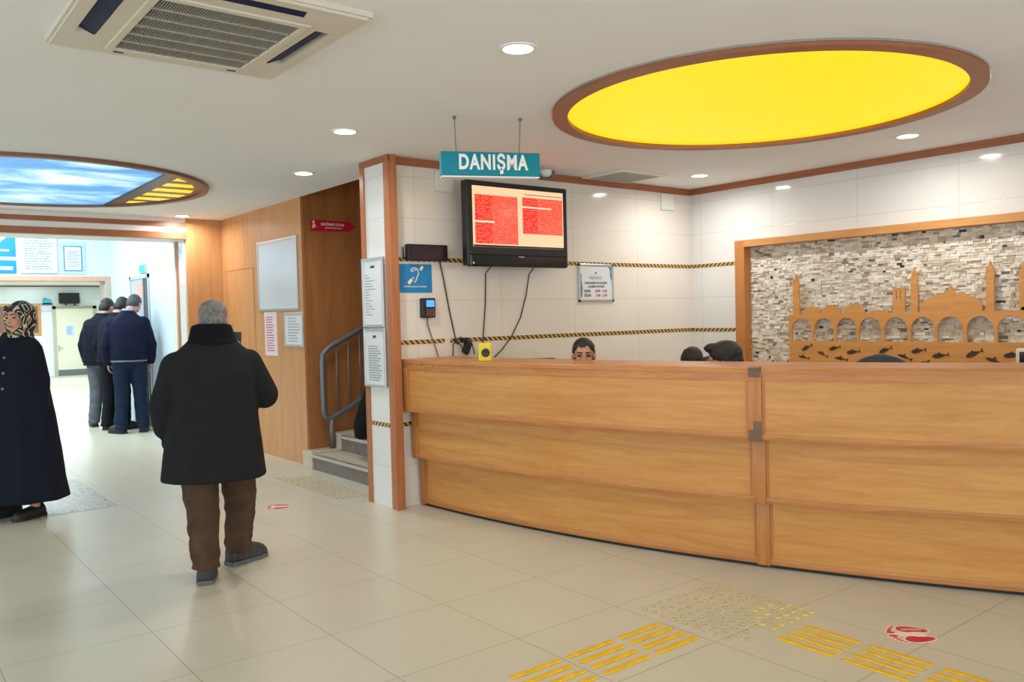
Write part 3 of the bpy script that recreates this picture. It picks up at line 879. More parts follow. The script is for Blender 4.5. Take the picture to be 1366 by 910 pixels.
for k in range(6):
    y0, y1 = ys[k] + 0.075, ys[k + 1] - 0.075
    p = []
    for y in np.linspace(y0, y1, 8):
        xx = c[0] + math.sqrt(max(0, rs * rs - (y - c[1]) ** 2))
        p.append((max(xx, xs + 0.01), y))
    p += [(xs, y1), (xs, y0)]
    MB().prism(p, ((0, 0, CE - 0.014), (1, 0, 0), (0, 1, 0)), (0, 0, 0.004)).build('yellow_stripe', M['yellowlight'], sp)

ac = thing('ceiling_cassette', 'square cream air conditioning cassette with dark blue vanes in the ceiling', 'air conditioner', (1.23, 3.61, CE))
x0, x1, y0, y1 = 0.73, 1.735, 3.095, 4.12
zb, zt = CE - 0.035, CE
gx0, gx1, gy0, gy1 = 0.935, 1.565, 3.28, 4.045
def cell(mb, holes, X0, Y0, X1, Y1):
    """plate with rectangular openings, built from strips between the openings"""
    xs = sorted({X0, X1, *[h[0] for h in holes], *[h[2] for h in holes]}); ys_ = sorted({Y0, Y1, *[h[1] for h in holes], *[h[3] for h in holes]})
    for a_ in range(len(xs) - 1):
        for b_ in range(len(ys_) - 1):
            cx, cy = (xs[a_] + xs[a_ + 1]) / 2, (ys_[b_] + ys_[b_ + 1]) / 2
            if not any(h[0] < cx < h[2] and h[1] < cy < h[3] for h in holes):
                mb.box(xs[a_], ys_[b_], zb, xs[a_ + 1], ys_[b_ + 1], zt - 0.001)
slots = [(0.785, 3.36, 0.865, 3.885, 'y', 24), (1.605, 3.33, 1.68, 3.87, 'y', -24), (0.985, 3.145, 1.50, 3.215, 'x', -20)]
b = MB(); cell(b, [q[:4] for q in slots] + [(gx0 + 0.012, gy0 + 0.012, gx1 - 0.012, gy1 - 0.012)], x0, y0, x1, y1); b.build('fascia', M['acwhite'], ac)
b = MB(); w_ = 0.012
b.box(x0 - w_, y0 - w_, zb + 0.012, x0, y1 + w_, zt); b.box(x1, y0 - w_, zb + 0.012, x1 + w_, y1 + w_, zt); b.box(x0, y0 - w_, zb + 0.012, x1, y0, zt); b.box(x0, y1, zb + 0.012, x1, y1 + w_, zt)
b.build('rim', M['acwhite'], ac)
MB().box(x0 + 0.02, y0 + 0.02, CE - 0.004, x1 - 0.02, y1 - 0.02, CE - 0.001).build('slot_back', M['darkgap'], ac)
for ax0, ay0, ax1, ay1, ax, dg_ in slots:
    cx, cy = (ax0 + ax1) / 2, (ay0 + ay1) / 2
    ro = Matrix.Translation((cx, cy, CE - 0.019)) @ Matrix.Rotation(R(dg_), 4, ax.upper())
    b = MB(); b.box(-(ax1 - ax0) / 2 + 0.002, -(ay1 - ay0) / 2 + 0.002, -0.004, (ax1 - ax0) / 2 - 0.002, (ay1 - ay0) / 2 - 0.002, 0.004, mat=ro)
    b.build('vane', M['vane'], ac)
MB().box(0.985, 4.065, zb - 0.002, 1.50, 4.105, zb + 0.002).build('vane', M['acwhite'], ac)
b = MB(); g = 0.032
b.box(gx0, gy0, zb - 0.008, gx0 + g, gy1, zb + 0.01, bev=0.003); b.box(gx1 - g, gy0, zb - 0.008, gx1, gy1, zb + 0.01, bev=0.003); b.box(gx0 + g, gy0, zb - 0.008, gx1 - g, gy0 + g, zb + 0.01); b.box(gx0 + g, gy1 - g, zb - 0.008, gx1 - g, gy1, zb + 0.01)
b.build('grille_frame', M['acwhite'], ac)
b = MB(); n = 52
for k in range(n):
    x = gx0 + g + (gx1 - gx0 - 2 * g) * (k + 0.5) / n
    b.box(x - 0.0015, gy0 + g, zb - 0.002, x + 0.0015, gy1 - g, zb + 0.006)
for k in range(1, 6):
    y = gy0 + g + (gy1 - gy0 - 2 * g) * k / 6
    b.box(gx0 + g, y - 0.004, zb - 0.006, gx1 - g, y + 0.004, zb + 0.012)
b.build('intake_grille', M['grille'], ac)
b = MB()
for x in (gx0 + 0.06, gx1 - 0.06): b.box(x - 0.02, gy1 - 0.002, zb - 0.01, x + 0.02, gy1 + 0.012, zb + 0.002)
b.build('latch', M['darkgap'], ac)

cv = thing('ceiling_vent', 'pale square ceiling vent near the tiled wall, above the notice', 'vent', (5.67, 5.47, CE))
b = MB().box(5.37, 5.2, CE - 0.018, 5.97, 5.7, CE, bev=0.005); b.build('frame', M['softwhite'], cv)
b = MB()
for k in range(9): b.box(5.43, 5.245 + k * 0.048, CE - 0.024, 5.91, 5.27 + k * 0.048, CE - 0.016)
b.build('louvre', M['grille'], cv)

dc = thing('dome_camera', 'small white dome on the cornice beside the teal sign', 'camera', (4.86, 5.6, 2.72))
MB().lathe([(0.001, 0.02), (0.05, 0.02), (0.052, 0.0), (0.045, -0.02), (0.03, -0.035), (0.001, -0.042)], (4.85, 5.6, 2.745), 24).build('dome', M['white'], dc, True)
MB().box(4.89, 5.58, 2.70, 4.935, 5.63, CE).build('bracket', M['steel'], dc)

# hanging sign
A = Vector((2.963, 4.425, 0)); B = Vector((3.552, 4.158, 0))
U = (B - A).normalized(); Nn = Vector((U.y, -U.x, 0))
sg = thing('hanging_sign', 'teal sign reading DANIŞMA hanging on two wires from the ceiling', 'sign', (A + B) / 2 + Vector((0, 0, 2.39)))
L = (B - A).length
m = Matrix(((U.x, -Nn.x, 0, A.x), (U.y, -Nn.y, 0, A.y), (0, 0, 1, 0), (0, 0, 0, 1)))
b = MB().box(0, 0, 2.392, L, 0.07, 2.545, mat=m, bev=0.003); b.build('sign_box', M['teal'], sg)
b = MB().box(0.004, 0.002, 2.384, L - 0.004, 0.068, 2.393, mat=m); b.build('bottom_edge', M['signwhite'], sg)
t = text_mb('DANIŞMA', 0.094, 0.001, 0.034, 0.70)
place(t, A + U * (L * 0.52) + Nn * 0.001 + Vector((0, 0, 2.476)), U, (0, 0, 1)).build('lettering', M['signwhite'], sg)
for f, top in ((0.16, (3.046, 4.387, CE)), (0.80, (3.438, 4.21, CE))):
    p = A + U * (L * f) - Nn * 0.035
    b = MB().tube([(p.x, p.y, 2.545), (top[0] * .4 + p.x * .6, top[1] * .4 + p.y * .6, 2.63), top], 0.0035, 8)
    b.lathe([(0.001, 0), (0.014, 0), (0.008, -0.02), (0.001, -0.022)], top, 12)
    b.build('wire', M['greycable'], sg, 40)

# ------------------------------------------------------------------ things on the tiled wall
tv = thing('television', 'wall mounted black television showing a red and peach table', 'television', (4.46, 5.5, 1.9))
# the set leans slightly forward
XL, XR_, ZL, ZH = 3.915, 5.0, 1.93, 2.6
b = MB()
b.box(XL, 5.50, ZL - 0.02, XR_, 5.58, ZH, bev=0.012)
b.box(XL + 0.1, 5.58, ZL + 0.08, XR_ - 0.1, 5.65, ZH - 0.08, bev=0.02)
b.build('cabinet', M['black'], tv)
b = MB(); b.box(XL + 0.02, 5.487, ZL - 0.028, XR_ - 0.02, 5.55, ZL + 0.075, bev=0.012); b.build('speaker_bar', M['blackgloss'], tv)
MB().box(4.38, 5.6, 2.1, 4.6, YA - 0.001, 2.4).build('wall_bracket', M['steel'], tv)
MB().box(4.43, 5.4855, ZL + 0.055, 4.49, 5.4875, ZL + 0.062).build('badge', M['alu'], tv)
MB().lathe([(0.001, 0), (0.006, 0), (0.006, 0.003), (0.001, 0.003)], (0, 0, 0), 12)
b = MB(); b.box(3.955, 5.4845, ZL - 0.006, 3.968, 5.488, ZL + 0.008); b.build('power_light', M['signwhite'], tv)
sx0, sx1, sz0, sz1 = 3.972, 4.945, 2.065, 2.555
scn = MB().box(sx0, 5.494, sz0, sx1, 5.505, sz1).build('screen', M['tvbase'], tv)
def scr(n, u0, v0, u1, v1, mat, dy=0.0):
    w, h = sx1 - sx0, sz1 - sz0
    MB().box(sx0 + u0 * w, 5.4925 - dy, sz0 + v0 * h, sx0 + u1 * w, 5.494 - dy, sz0 + v1 * h).build(n, mat, scn)
scr('table_block', 0.02, 0.05, 0.475, 0.86, M['tvred'])
scr('table_column', 0.02, 0.05, 0.20, 0.86, M['tvred2'], 0.0004)
scr('table_gap', 0.02, 0.40, 0.22, 0.43, M['tvpale'], 0.0008)
scr('table_block', 0.53, 0.245, 0.99, 0.87, M['tvred'])
scr('table_column', 0.53, 0.245, 0.70, 0.87, M['tvred2'], 0.0004)
scr('table_gap', 0.53, 0.69, 0.86, 0.715, M['tvpale'], 0.0008)
scr('task_bar', 0.0, 0.0, 1.0, 0.03, M['tvbar'], 0.0004)
scr('header_rule', 0.55, 0.915, 0.99, 0.925, M['tvbar'], 0.0004)

def board(name, label, cat, x0, x1, z0, z1, y, face, frame_m, fw, group=None):
    """flat framed notice on the wall that faces the hall (-Y)"""
    t = thing(name, label, cat, ((x0 + x1) / 2, y, z0), 0, group)
    if fw:
        b = MB()
        b.box(x0, y - 0.018, z0, x0 + fw, y, z1, bev=0.003); b.box(x1 - fw, y - 0.018, z0, x1, y, z1, bev=0.003)
        b.box(x0 + fw, y - 0.018, z0, x1 - fw, y, z0 + fw, bev=0.003); b.box(x0 + fw, y - 0.018, z1 - fw, x1 - fw, y, z1, bev=0.003)
        b.build('frame', frame_m, t)
    MB().box(x0 + fw, y - 0.012 if fw else y - 0.004, z0 + fw, x1 - fw, y, z1 - fw).build('face', face, t)
    return t
def textA(s, x, z, h, y, mat, parent, bold=0.01, xs=0.85):
    place(text_mb(s, h, 0.0006, bold, xs), (x, y, z), (1, 0, 0), (0, 0, 1)).build('lettering', mat, parent)

nb = board('notice_board', 'small silver framed notice with red opening times on the tiled wall', 'notice', 5.332, 5.785, 1.61, 1.965, YA, M['paper'], M['alu'], 0.022)
b = MB()
for x, z in ((5.332, 1.61), (5.767, 1.61), (5.332, 1.947), (5.767, 1.947)): b.box(x - 0.003, YA - 0.021, z - 0.003, x + 0.021, YA, z + 0.021, bev=0.006)
b.build('corner_cap', M['black'], nb)
yy = YA - 0.0128
for s, z, h, mt, bo in (('HASTANEMİZ POLİKLİNİK', 1.785, 0.020, M['inkdark'], 0.02), ('ÇALIŞMA SAATLERİ', 1.752, 0.020, M['inkdark'], 0.02)):
    textA(s, 5.555, z, h, yy, mt, nb, bo, 0.8)
for a, t_, z in (('SABAH', '08:00 - 12:00', 1.71), ('ÖĞLEN', '13:00 - 17:00', 1.668)):
    textA(a, 5.44, z, 0.025, yy, M['inkdark'], nb, 0.02, 0.75)
    textA(t_, 5.62, z, 0.025, yy, M['inkred'], nb, 0.02, 0.75)
b = text_lines(((0, yy, 0), (1, 0, 0), (0, 0, 1)), 5.47, 5.65, 1.82, 1.85, 2, th=0.5, seed=4)
b.build('small_print', M['paperink'], nb)
b = MB()
b.prism([(5.762, 1.94), (5.72, 1.94), (5.745, 1.90), (5.742, 1.85), (5.762, 1.80)], ((0, yy, 0), (1, 0, 0), (0, 0, 1)), (0, -0.0006, 0))
b.prism([(5.355, 1.88), (5.37, 1.86), (5.362, 1.82), (5.372, 1.78), (5.38, 1.74), (5.372, 1.66), (5.355, 1.64)], ((0, yy, 0), (1, 0, 0), (0, 0, 1)), (0, -0.0006, 0))
b.lathe([(0.0005, 0), (0.012, 0), (0.0005, 0.001)], (0, 0, 0), 16)
for i in range(len(b.v) - 48, len(b.v)):
    v = b.v[i]; b.v[i] = (5.555 + v[0], yy - v[2], 1.88 + v[1])
b.build('ornament', M['inkteal'], nb)

hs = board('hearing_sign', 'square blue sign with a cream ear symbol on the tiled wall', 'sign', 3.407, 3.72, 1.70, 1.928, YA, M['bluesign'], None, 0)
yy = YA - 0.0045
FA = ((0, yy, 0), (1, 0, 0), (0, 0, 1))
b = MB()
def stroke(pts, w):
    for i in range(len(pts) - 1):
        p, q = Vector(pts[i]), Vector(pts[i + 1]); d = (q - p).normalized(); n_ = Vector((-d.y, d.x)) * w / 2
        b.prism([tuple(p - n_), tuple(q - n_), tuple(q + n_), tuple(p + n_)], FA, (0, -0.0006, 0))
ear = [(3.525, 1.868), (3.528, 1.885), (3.542, 1.897), (3.560, 1.899), (3.578, 1.893), (3.590, 1.876), (3.594, 1.856), (3.588, 1.838), (3.578, 1.822), (3.572, 1.806), (3.566, 1.79), (3.552, 1.782)]
stroke(ear, 0.009)
stroke([(3.54, 1.864), (3.546, 1.878), (3.56, 1.884), (3.572, 1.878)], 0.006)
stroke([(3.497, 1.772), (3.532, 1.806)], 0.027)
stroke([(3.612, 1.882), (3.636, 1.912)], 0.024)
stroke([(3.536, 1.81), (3.548, 1.826)], 0.01)
b.build('ear_symbol', M['signcream'], hs)
textA('İŞİTME ENGELLİ DANIŞMA', 3.563, 1.748, 0.0125, yy, M['signcream'], hs, 0.012, 0.95)

lp = thing('led_panel', 'dark maroon unlit display box above the blue sign', 'display', (3.66, YA, 1.955))
MB().box(3.475, YA - 0.05, 1.955, 3.852, YA, 2.084, bev=0.006).build('housing', M['black'], lp)
MB().box(3.484, YA - 0.052, 1.963, 3.845, YA - 0.049, 2.076).build('display_face', M['maroon'], lp)
MB().tube([(3.449, YA - 0.02, 1.965), (3.449, YA - 0.02, 2.06)], 0.006, 8).build('antenna', M['black'], lp, True)
b = MB().tube([(3.79, YA - 0.02, 1.955), (3.83, YA - 0.012, 1.80), (3.88, YA - 0.008, 1.55), (3.93, YA - 0.006, 1.34), (3.945, YA - 0.01, 1.30), (3.95, YA - 0.01, 1.27)], 0.0055, 8)
b.build('cable', M['cable'], lp, True)

ad = thing('access_terminal', 'black card terminal with a lit blue display on the tiled wall', 'terminal', (3.66, YA, 1.497))
MB().box(3.597, YA - 0.04, 1.497, 3.727, YA, 1.655, bev=0.008).build('case', M['black'], ad)
MB().box(3.638, YA - 0.0425, 1.585, 3.712, YA - 0.039, 1.638).build('display', M['bluelcd'], ad)
b = MB()
for i in range(3):
    for j in range(4):
        b.box(3.64 + i * 0.026, YA - 0.043, 1.51 + j * 0.016, 3.658 + i * 0.026, YA - 0.039, 1.521 + j * 0.016)
b.build('keypad', M['brownlam'], ad)
MB().tube([(3.66, YA - 0.015, 1.497), (3.665, YA - 0.012, 1.43), (3.70, YA - 0.010, 1.34), (3.735, YA - 0.010, 1.25), (3.75, YA - 0.02, 1.18)], 0.005, 8).build('cable', M['greycable'], ad, True)

# adapter with a knot of leads
ap = thing('power_adapter', 'black power adapter dangling in a knot of leads above the counter', 'adapter', (4.02, YA - 0.03, 1.2))
rm = Matrix.Translation((4.03, YA - 0.035, 1.245)) @ Matrix.Rotation(R(25), 4, 'Y')
MB().box(-0.028, -0.02, -0.055, 0.028, 0.02, 0.05, mat=rm, bev=0.006).build('adapter_body', M['black'], ap)
MB().box(3.99, YA - 0.04, 1.285, 4.045, YA, 1.325, bev=0.006).build('plug', M['black'], ap)
for pts in ([(3.94, YA - 0.02, 1.30), (3.90, YA - 0.02, 1.27), (3.90, YA - 0.02, 1.21), (3.895, YA - 0.02, 1.18)],
            [(3.94, YA - 0.02, 1.30), (3.98, YA - 0.03, 1.25), (4.0, YA - 0.03, 1.20), (4.03, YA - 0.03, 1.178)],
            [(4.04, YA - 0.02, 1.31), (4.08, YA - 0.03, 1.28), (4.10, YA - 0.03, 1.22), (4.105, YA - 0.03, 1.178)],
            [(3.90, YA - 0.02, 1.31), (3.95, YA - 0.025, 1.28), (4.02, YA - 0.03, 1.31), (3.97, YA - 0.03, 1.33), (3.92, YA - 0.02, 1.30)]):
    MB().tube(pts, 0.005, 8).build('lead', M['cable'], ap, True)

for nm, pts, lab in (('television_cable', [(4.258, YA - 0.1, 1.92), (4.258, YA - 0.012, 1.86), (4.25, YA - 0.008, 1.6), (4.22, YA - 0.008, 1.35), (4.205, YA - 0.02, 1.18), (4.20, YA - 0.03, 1.05)], 'straight dark cable hanging from the television to the yellow box'),
                     ('television_cable', [(4.73, YA - 0.1, 1.92), (4.735, YA - 0.015, 1.86), (4.70, YA - 0.01, 1.68), (4.63, YA - 0.01, 1.48), (4.52, YA - 0.01, 1.31), (4.40, YA - 0.02, 1.2), (4.28, YA - 0.03, 1.12)], 'slack dark cable curving from the right of the television to the counter')):
    tag(MB().tube(pts, 0.005, 8).build(nm, M['cable'], None, True), lab, 'cable')

for nm, x0, x1, z0, z1, lab in (('wall_cover', 3.768, 3.95, 2.52, 2.69, 'white square cover plate under the cornice left of the television'),
                                ('wall_cover', 6.495, 6.68, 2.53, 2.70, 'white square cover plate under the cornice near the corner')):
    t = thing(nm, lab, 'cover plate', ((x0 + x1) / 2, YA, z0))
    MB().box(x0, YA - 0.02, z0, x1, YA, z1, bev=0.006).build('plate', M['softwhite'], t)
    MB().box(x0 + 0.012, YA - 0.023, z0 + 0.012, x1 - 0.012, YA - 0.019, z1 - 0.012, bev=0.003).build('lid', M['softwhite'], t)

# ---- framed notices on the column (that face looks to -X)
def boardX(name, label, cat, y0, y1, z0, z1, x, face, frame_m, fw, th=0.018, group=None):
    t = thing(name, label, cat, (x, (y0 + y1) / 2, z0), 0, group)
    if fw:
        b = MB()
        b.box(x - th, y0, z0, x, y0 + fw, z1, bev=0.003); b.box(x - th, y1 - fw, z0, x, y1, z1, bev=0.003)
        b.box(x - th, y0 + fw, z0, x, y1 - fw, z0 + fw, bev=0.003); b.box(x - th, y0 + fw, z1 - fw, x, y1 - fw, z1, bev=0.003)
        b.build('frame', frame_m, t)
    MB().box(x - (th * .6 if fw else 0.004), y0 + fw, z0 + fw, x, y1 - fw, z1 - fw).build('face', face, t)
    return t
xc = 3.298
t = boardX('notice_board', 'upper silver framed notice with a long list on the tiled column', 'notice', 5.762, 6.105, 1.432, 1.985, xc, M['paper'], M['alu'], 0.022)
FX = ((xc - 0.0112, 6.105, 0), (0, -1, 0), (0, 0, 1))
text_lines(FX, 0.05, 0.22, 1.52, 1.86, 15, th=0.3, seed=2, ragged=0.75, words=(0.03, 0.1)).build('lettering', M['paperink'], t)
text_lines(FX, 0.14, 0.21, 1.90, 1.925, 1, th=0.8, seed=5, ragged=0).build('emblem', M['inkdark'], t)
t = boardX('notice_board', 'lower silver framed notice with dense paragraphs on the tiled column', 'notice', 5.758, 6.105, 0.955, 1.424, xc, M['paper'], M['alu'], 0.022)
text_lines(FX, 0.07, 0.30, 1.0, 1.29, 15, th=0.45, seed=8, ragged=0.35, words=(0.05, 0.12)).build('lettering', M['paperink'], t)
text_lines(FX, 0.15, 0.2, 1.345, 1.37, 1, th=0.8, seed=6, ragged=0).build('emblem', M['inkdark'], t)

# ---- things on the veneered side wall
t = boardX('whiteboard', 'blank whiteboard with a silver frame on the veneered wall', 'whiteboard', 8.185, 9.25, 1.615, 2.388, XW, M['whiteboard'], M['alu'], 0.03)
t = boardX('poster', 'tall narrow pink paper notice under the whiteboard', 'notice', 8.777, 9.12, 1.12, 1.603, XW, M['pinkpaper'], None, 0)
FX = ((XW - 0.0045, 9.12, 0), (0, -1, 0), (0, 0, 1))
text_lines(FX, 0.05, 0.28, 1.16, 1.56, 14, th=0.35, seed=11, ragged=0.3).build('lettering', M['inkred'], t)
t = boardX('notice_board', 'white framed notice with a faint emblem right of the pink paper', 'notice', 8.08, 8.56, 1.225, 1.585, XW, M['paper'], M['alu'], 0.03)
FX = ((XW - 0.0112, 8.56, 0), (0, -1, 0), (0, 0, 1))
text_lines(FX, 0.1, 0.4, 1.27, 1.54, 9, th=0.35, seed=12, ragged=0.5).build('lettering', M['paperink'], t)

# red arrow sign on the stair wall
rs_ = thing('arrow_sign', 'red arrow shaped sign pointing up the stairs on the dark veneer', 'sign', (3.95, YD, 2.4))
yy = YD - 0.006
b = MB().prism([(3.755, 2.415), (4.19, 2.425), (4.275, 2.478), (4.19, 2.53), (3.755, 2.535)], ((0, yy, 0), (1, 0, 0), (0, 0, 1)), (0, 0.004, 0))
b.build('sign_plate', M['redsign'], rs_)
textA('EMZİRME ODASI', 4.005, 2.492, 0.026, yy - 0.001, M['signwhite'], rs_, 0.01, 0.95)
textA('BREASTFEEDING ROOM', 4.015, 2.456, 0.014, yy - 0.001, M['signwhite'], rs_, 0.0, 0.95)
b = MB()
FS = ((0, yy - 0.0005, 0), (1, 0, 0), (0, 0, 1))
b.prism([(3.79 + 0.014 * math.cos(a), 2.513 + 0.014 * math.sin(a)) for a in np.linspace(0, 2 * PI, 13)[:-1]], FS, (0, -0.001, 0))
b.prism([(3.772, 2.45), (3.785, 2.498), (3.80, 2.497), (3.815, 2.47), (3.805, 2.45), (3.797, 2.47), (3.79, 2.45)], FS, (0, -0.001, 0))
b.prism([(3.8 + 0.009 * math.cos(a), 2.483 + 0.009 * math.sin(a)) for a in np.linspace(0, 2 * PI, 13)[:-1]], FS, (0, -0.001, 0))
b.build('mother_symbol', M['signwhite'], rs_)

# ------------------------------------------------------------------ floor markings
def bar(name, x, y, L, W, H, axis, mat, label, group, mesh=[None]):
    b = MB()
    n = 6
    r = W / 2
    def outline(s):
        p = []
        for k in range(n + 1):
            a = -PI / 2 + PI * k / n
            p.append((L / 2 - r + r * s * math.cos(a), r * s * math.sin(a)))
        for k in range(n + 1):
            a = PI / 2 + PI * k / n
            p.append((-L / 2 + r + r * s * math.cos(a), r * s * math.sin(a)))
        return p
    b.loft([[(u, v, z) for u, v in outline(s)] for s, z in ((1, 0), (1, H * .4), (0.72, H))])
    o = b.build(name, mat, None, False)
    o.location = (x, y, 0.0005)
    o.rotation_euler = (0, 0, 0 if axis == 'x' else PI / 2)
    return tag(o, label, 'floor marking', group)
proto = bar('tactile_strip', 0, 0, 0.283, 0.034, 0.006, 'x', M['yellow'], 'raised yellow strip of the guiding path running along the floor tiles left of the stud patch', 'yellow guiding strips left of the stud patch')
first = True
def put(o, x, y, rz, label, group):
    c = o.copy(); COL.objects.link(c); c.location = (x, y, 0.0005); c.rotation_euler = (0, 0, rz); c['label'] = label; c['group'] = group
    return c
LL = 'raised yellow guiding strip left of the cream stud patch, running towards it'
LR = 'raised yellow guiding strip right of the cream stud patch, heading for the lower right corner'
GL, GR = 'yellow guiding strips left of the stud patch', 'yellow guiding strips right of the stud patch'
for i in range(3):
    for j in range(4):
        x, y = 2.862 - 0.319 * i, 2.707 - 0.0745 * j
        if first:
            proto.location = (x, y, 0.0005); proto['label'] = LL; first = False
        else:
            put(proto, x, y, 0, LL, GL)
for i in range(4):
    for j in range(4):
        put(proto, 3.266 + 0.0715 * j, 2.092 - 0.318 * i, PI / 2, LR, GR)
sb_ = MB().lathe([(0.0165, 0), (0.0158, 0.004), (0.012, 0.0068), (0.0005, 0.0075)], (0, 0, 0), 14)
stud0 = sb_.build('tactile_stud', M['stud'], None, True)
tag(stud0, 'small cream raised stud of the square warning patch before the counter', 'floor marking', 'cream studs of the warning patch')
sy = stud0.copy(); sy.data = stud0.data.copy(); sy.data.materials[0] = M['studyellow']; COL.objects.link(sy)
tag(sy, 'small stud with worn yellow paint at the right of the warning patch', 'floor marking', 'worn yellow studs of the warning patch')
f1 = f2 = True
rnd = random.Random(5)
for i in range(10):
    for j in range(10):
        x, y = 3.095 + 0.0632 * i, 2.893 - 0.0649 * j
        if (i, j) in ((0, 9), (2, 9), (3, 9), (3, 8)) : continue
        yel = i >= 4 and j >= 6 and (i + j) >= 12 and (i + 2 * j) % 7 != 0
        src = sy if yel else stud0
        if yel and f2: o = sy; f2 = False
        elif not yel and f1: o = stud0; f1 = False
        else: o = src.copy(); COL.objects.link(o)
        o.location = (x + rnd.uniform(-.002, .002), y + rnd.uniform(-.002, .002), 0.0005)
dash = bar('tactile_dash', 3.14, 7.5, 0.115, 0.02, 0.004, 'y', M['ochre'], 'thin ochre raised dash of the warning strip at the foot of the stairs', 'ochre dashes at the foot of the stairs')
for r_ in range(6):
    for k in range(9):
        x, y = 3.15 + 0.051 * r_, 7.62 - 0.145 * k - 0.03 * r_
        if r_ == 0 and k == 0: dash.location = (x, y, 0.0005)
        else: put(dash, x, y, PI / 2, dash['label'], dash['group'])

def footprints(name, label, cx, cy, ang, s):
    """pair of red footprints on a pale backing; heel to toe along +u"""
    t = thing(name, label, 'floor sticker', (cx, cy, 0), ang)
    def foot(side, g=0.0):
        out = []
        for k in range(32):
            a = 2 * PI * k / 32
            u, v = math.cos(a), math.sin(a)
            w = (0.034 + 0.009 * u) * s + g
            arch = 1 - 0.35 * math.exp(-((u + 0.1) / 0.4) ** 2) if v * side < 0 else 1.0
            out.append((u * (0.064 * s + g) - 0.034 * s, side * 0.052 * s + v * w * arch + side * 0.008 * s * u))
        return out
    def blob(u, v, ru, rv, z0, z1):
        b = MB(); b.prism([(u + ru * math.cos(a), v + rv * math.sin(a)) for a in np.linspace(0, 2 * PI, 21)[:-1]], ((0, 0, z0), (1, 0, 0), (0, 1, 0)), (0, 0, z1 - z0)); return b
    toes = [(0.066, 0.020, 0.019, 0.0105), (0.066, 0.041, 0.011, 0.0062), (0.058, 0.057, 0.010, 0.0056), (0.049, 0.072, 0.009, 0.0052), (0.038, 0.085, 0.008, 0.0048)]
    back = MB()
    for sd in (1, -1):
        back.prism(foot(sd, 0.009 * s), ((0, 0, 0.0005), (1, 0, 0), (0, 1, 0)), (0, 0, 0.0006 + 0.0001 * sd))
        for k, (u, v, ru, rv) in enumerate(toes):
            q = blob(u * s, sd * v * s, ru * s + 0.008, rv * s + 0.008, 0.0005, 0.0008 + 0.00003 * k + 0.00001 * sd); back.add(q.v, q.f)
    q = blob(-0.01 * s, 0, 0.07 * s, 0.03 * s, 0.0005, 0.00075); back.add(q.v, q.f)
    back.build('backing', M['footwhite'], t, world=False)
    for sd in (1, -1):
        f = MB(); f.prism(foot(sd), ((0, 0, 0.0013), (1, 0, 0), (0, 1, 0)), (0, 0, 0.0007))
        for u, v, ru, rv in toes:
            q = blob(u * s, sd * v * s, ru * s, rv * s, 0.0013, 0.002); f.add(q.v, q.f)
        fo = f.build('footprint', M['redfoot'], t, world=False)
        if sd == -1:
            b = text_lines(((0, 0, 0.0021), (1, 0, 0), (0, 1, 0)), -0.075 * s, 0.02 * s, -0.066 * s, -0.04 * s, 2, th=0.5, seed=3, ragged=0.1, t=0.0004)
            b.build('lettering', M['footwhite'], fo, world=False)
    return t
footprints('footprint_sticker', 'red footprint sticker on the floor near the counter, beside the yellow strips', 3.735, 1.868, R(136), 1.05)
footprints('footprint_sticker', 'faded red footprint sticker on the floor between the old man and the stairs', 2.66, 6.48, R(152), 0.95)
tag(MB().box(-0.6, 7.48, 0.0003, 1.70, 9.1, 0.0022).build('floor_sticker', M['sticker']), 'large worn grey patterned sticker on the floor under the woman', 'floor sticker')

# ------------------------------------------------------------------ things on and behind the counter
yb = thing('intercom_box', 'yellow box with a round black speaker standing on the counter', 'intercom', (3.59, 4.86, HT), R(-37))
b = MB().box(-0.046, -0.03, 0, 0.046, 0.03, 0.13, bev=0.006); b.build('case', M['yellowplastic'], yb, world=False)
b = MB().lathe([(0.001, 0.0), (0.03, 0.0), (0.03, 0.008), (0.022, 0.012), (0.012, 0.006), (0.001, 0.006)], n=24)
b.v = [(x + 0.004, -0.03 - z, 0.062 + y) for x, y, z in b.v]; b.build('speaker', M['black'], yb, True, world=False)

def monitor(name, label, loc, rz, w, h, case, face, stand=0.12):
    t = thing(name, label, 'monitor', loc, rz)
    MB().box(-w / 2, -0.02, stand, w / 2, 0.02, stand + h, bev=0.012).build('case', case, t, world=False)
    MB().box(-w / 2 + 0.018, -0.022, stand + 0.02, w / 2 - 0.018, -0.019, stand + h - 0.02).build('screen', face, t, world=False)
    b = MB(); b.box(-0.03, 0.0, 0.0, 0.03, 0.03, stand + 0.1); b.box(-0.11, -0.07, 0, 0.11, 0.09, 0.012, bev=0.004); b.build('stand', case, t, world=False)
    return t
monitor('monitor', 'thin black monitor edge showing above the counter right of the yellow box', (4.15, 5.08, 0.752), R(-38), 0.46, 0.28, M['black'], M['screenoff'], stand=0.128)
monitor('monitor', 'cream cased monitor at the right end of the counter, cut by the frame', (5.47, 1.85, 0.752), R(-70), 0.40, 0.32, M['softwhite'], M['screenoff'], stand=0.16)

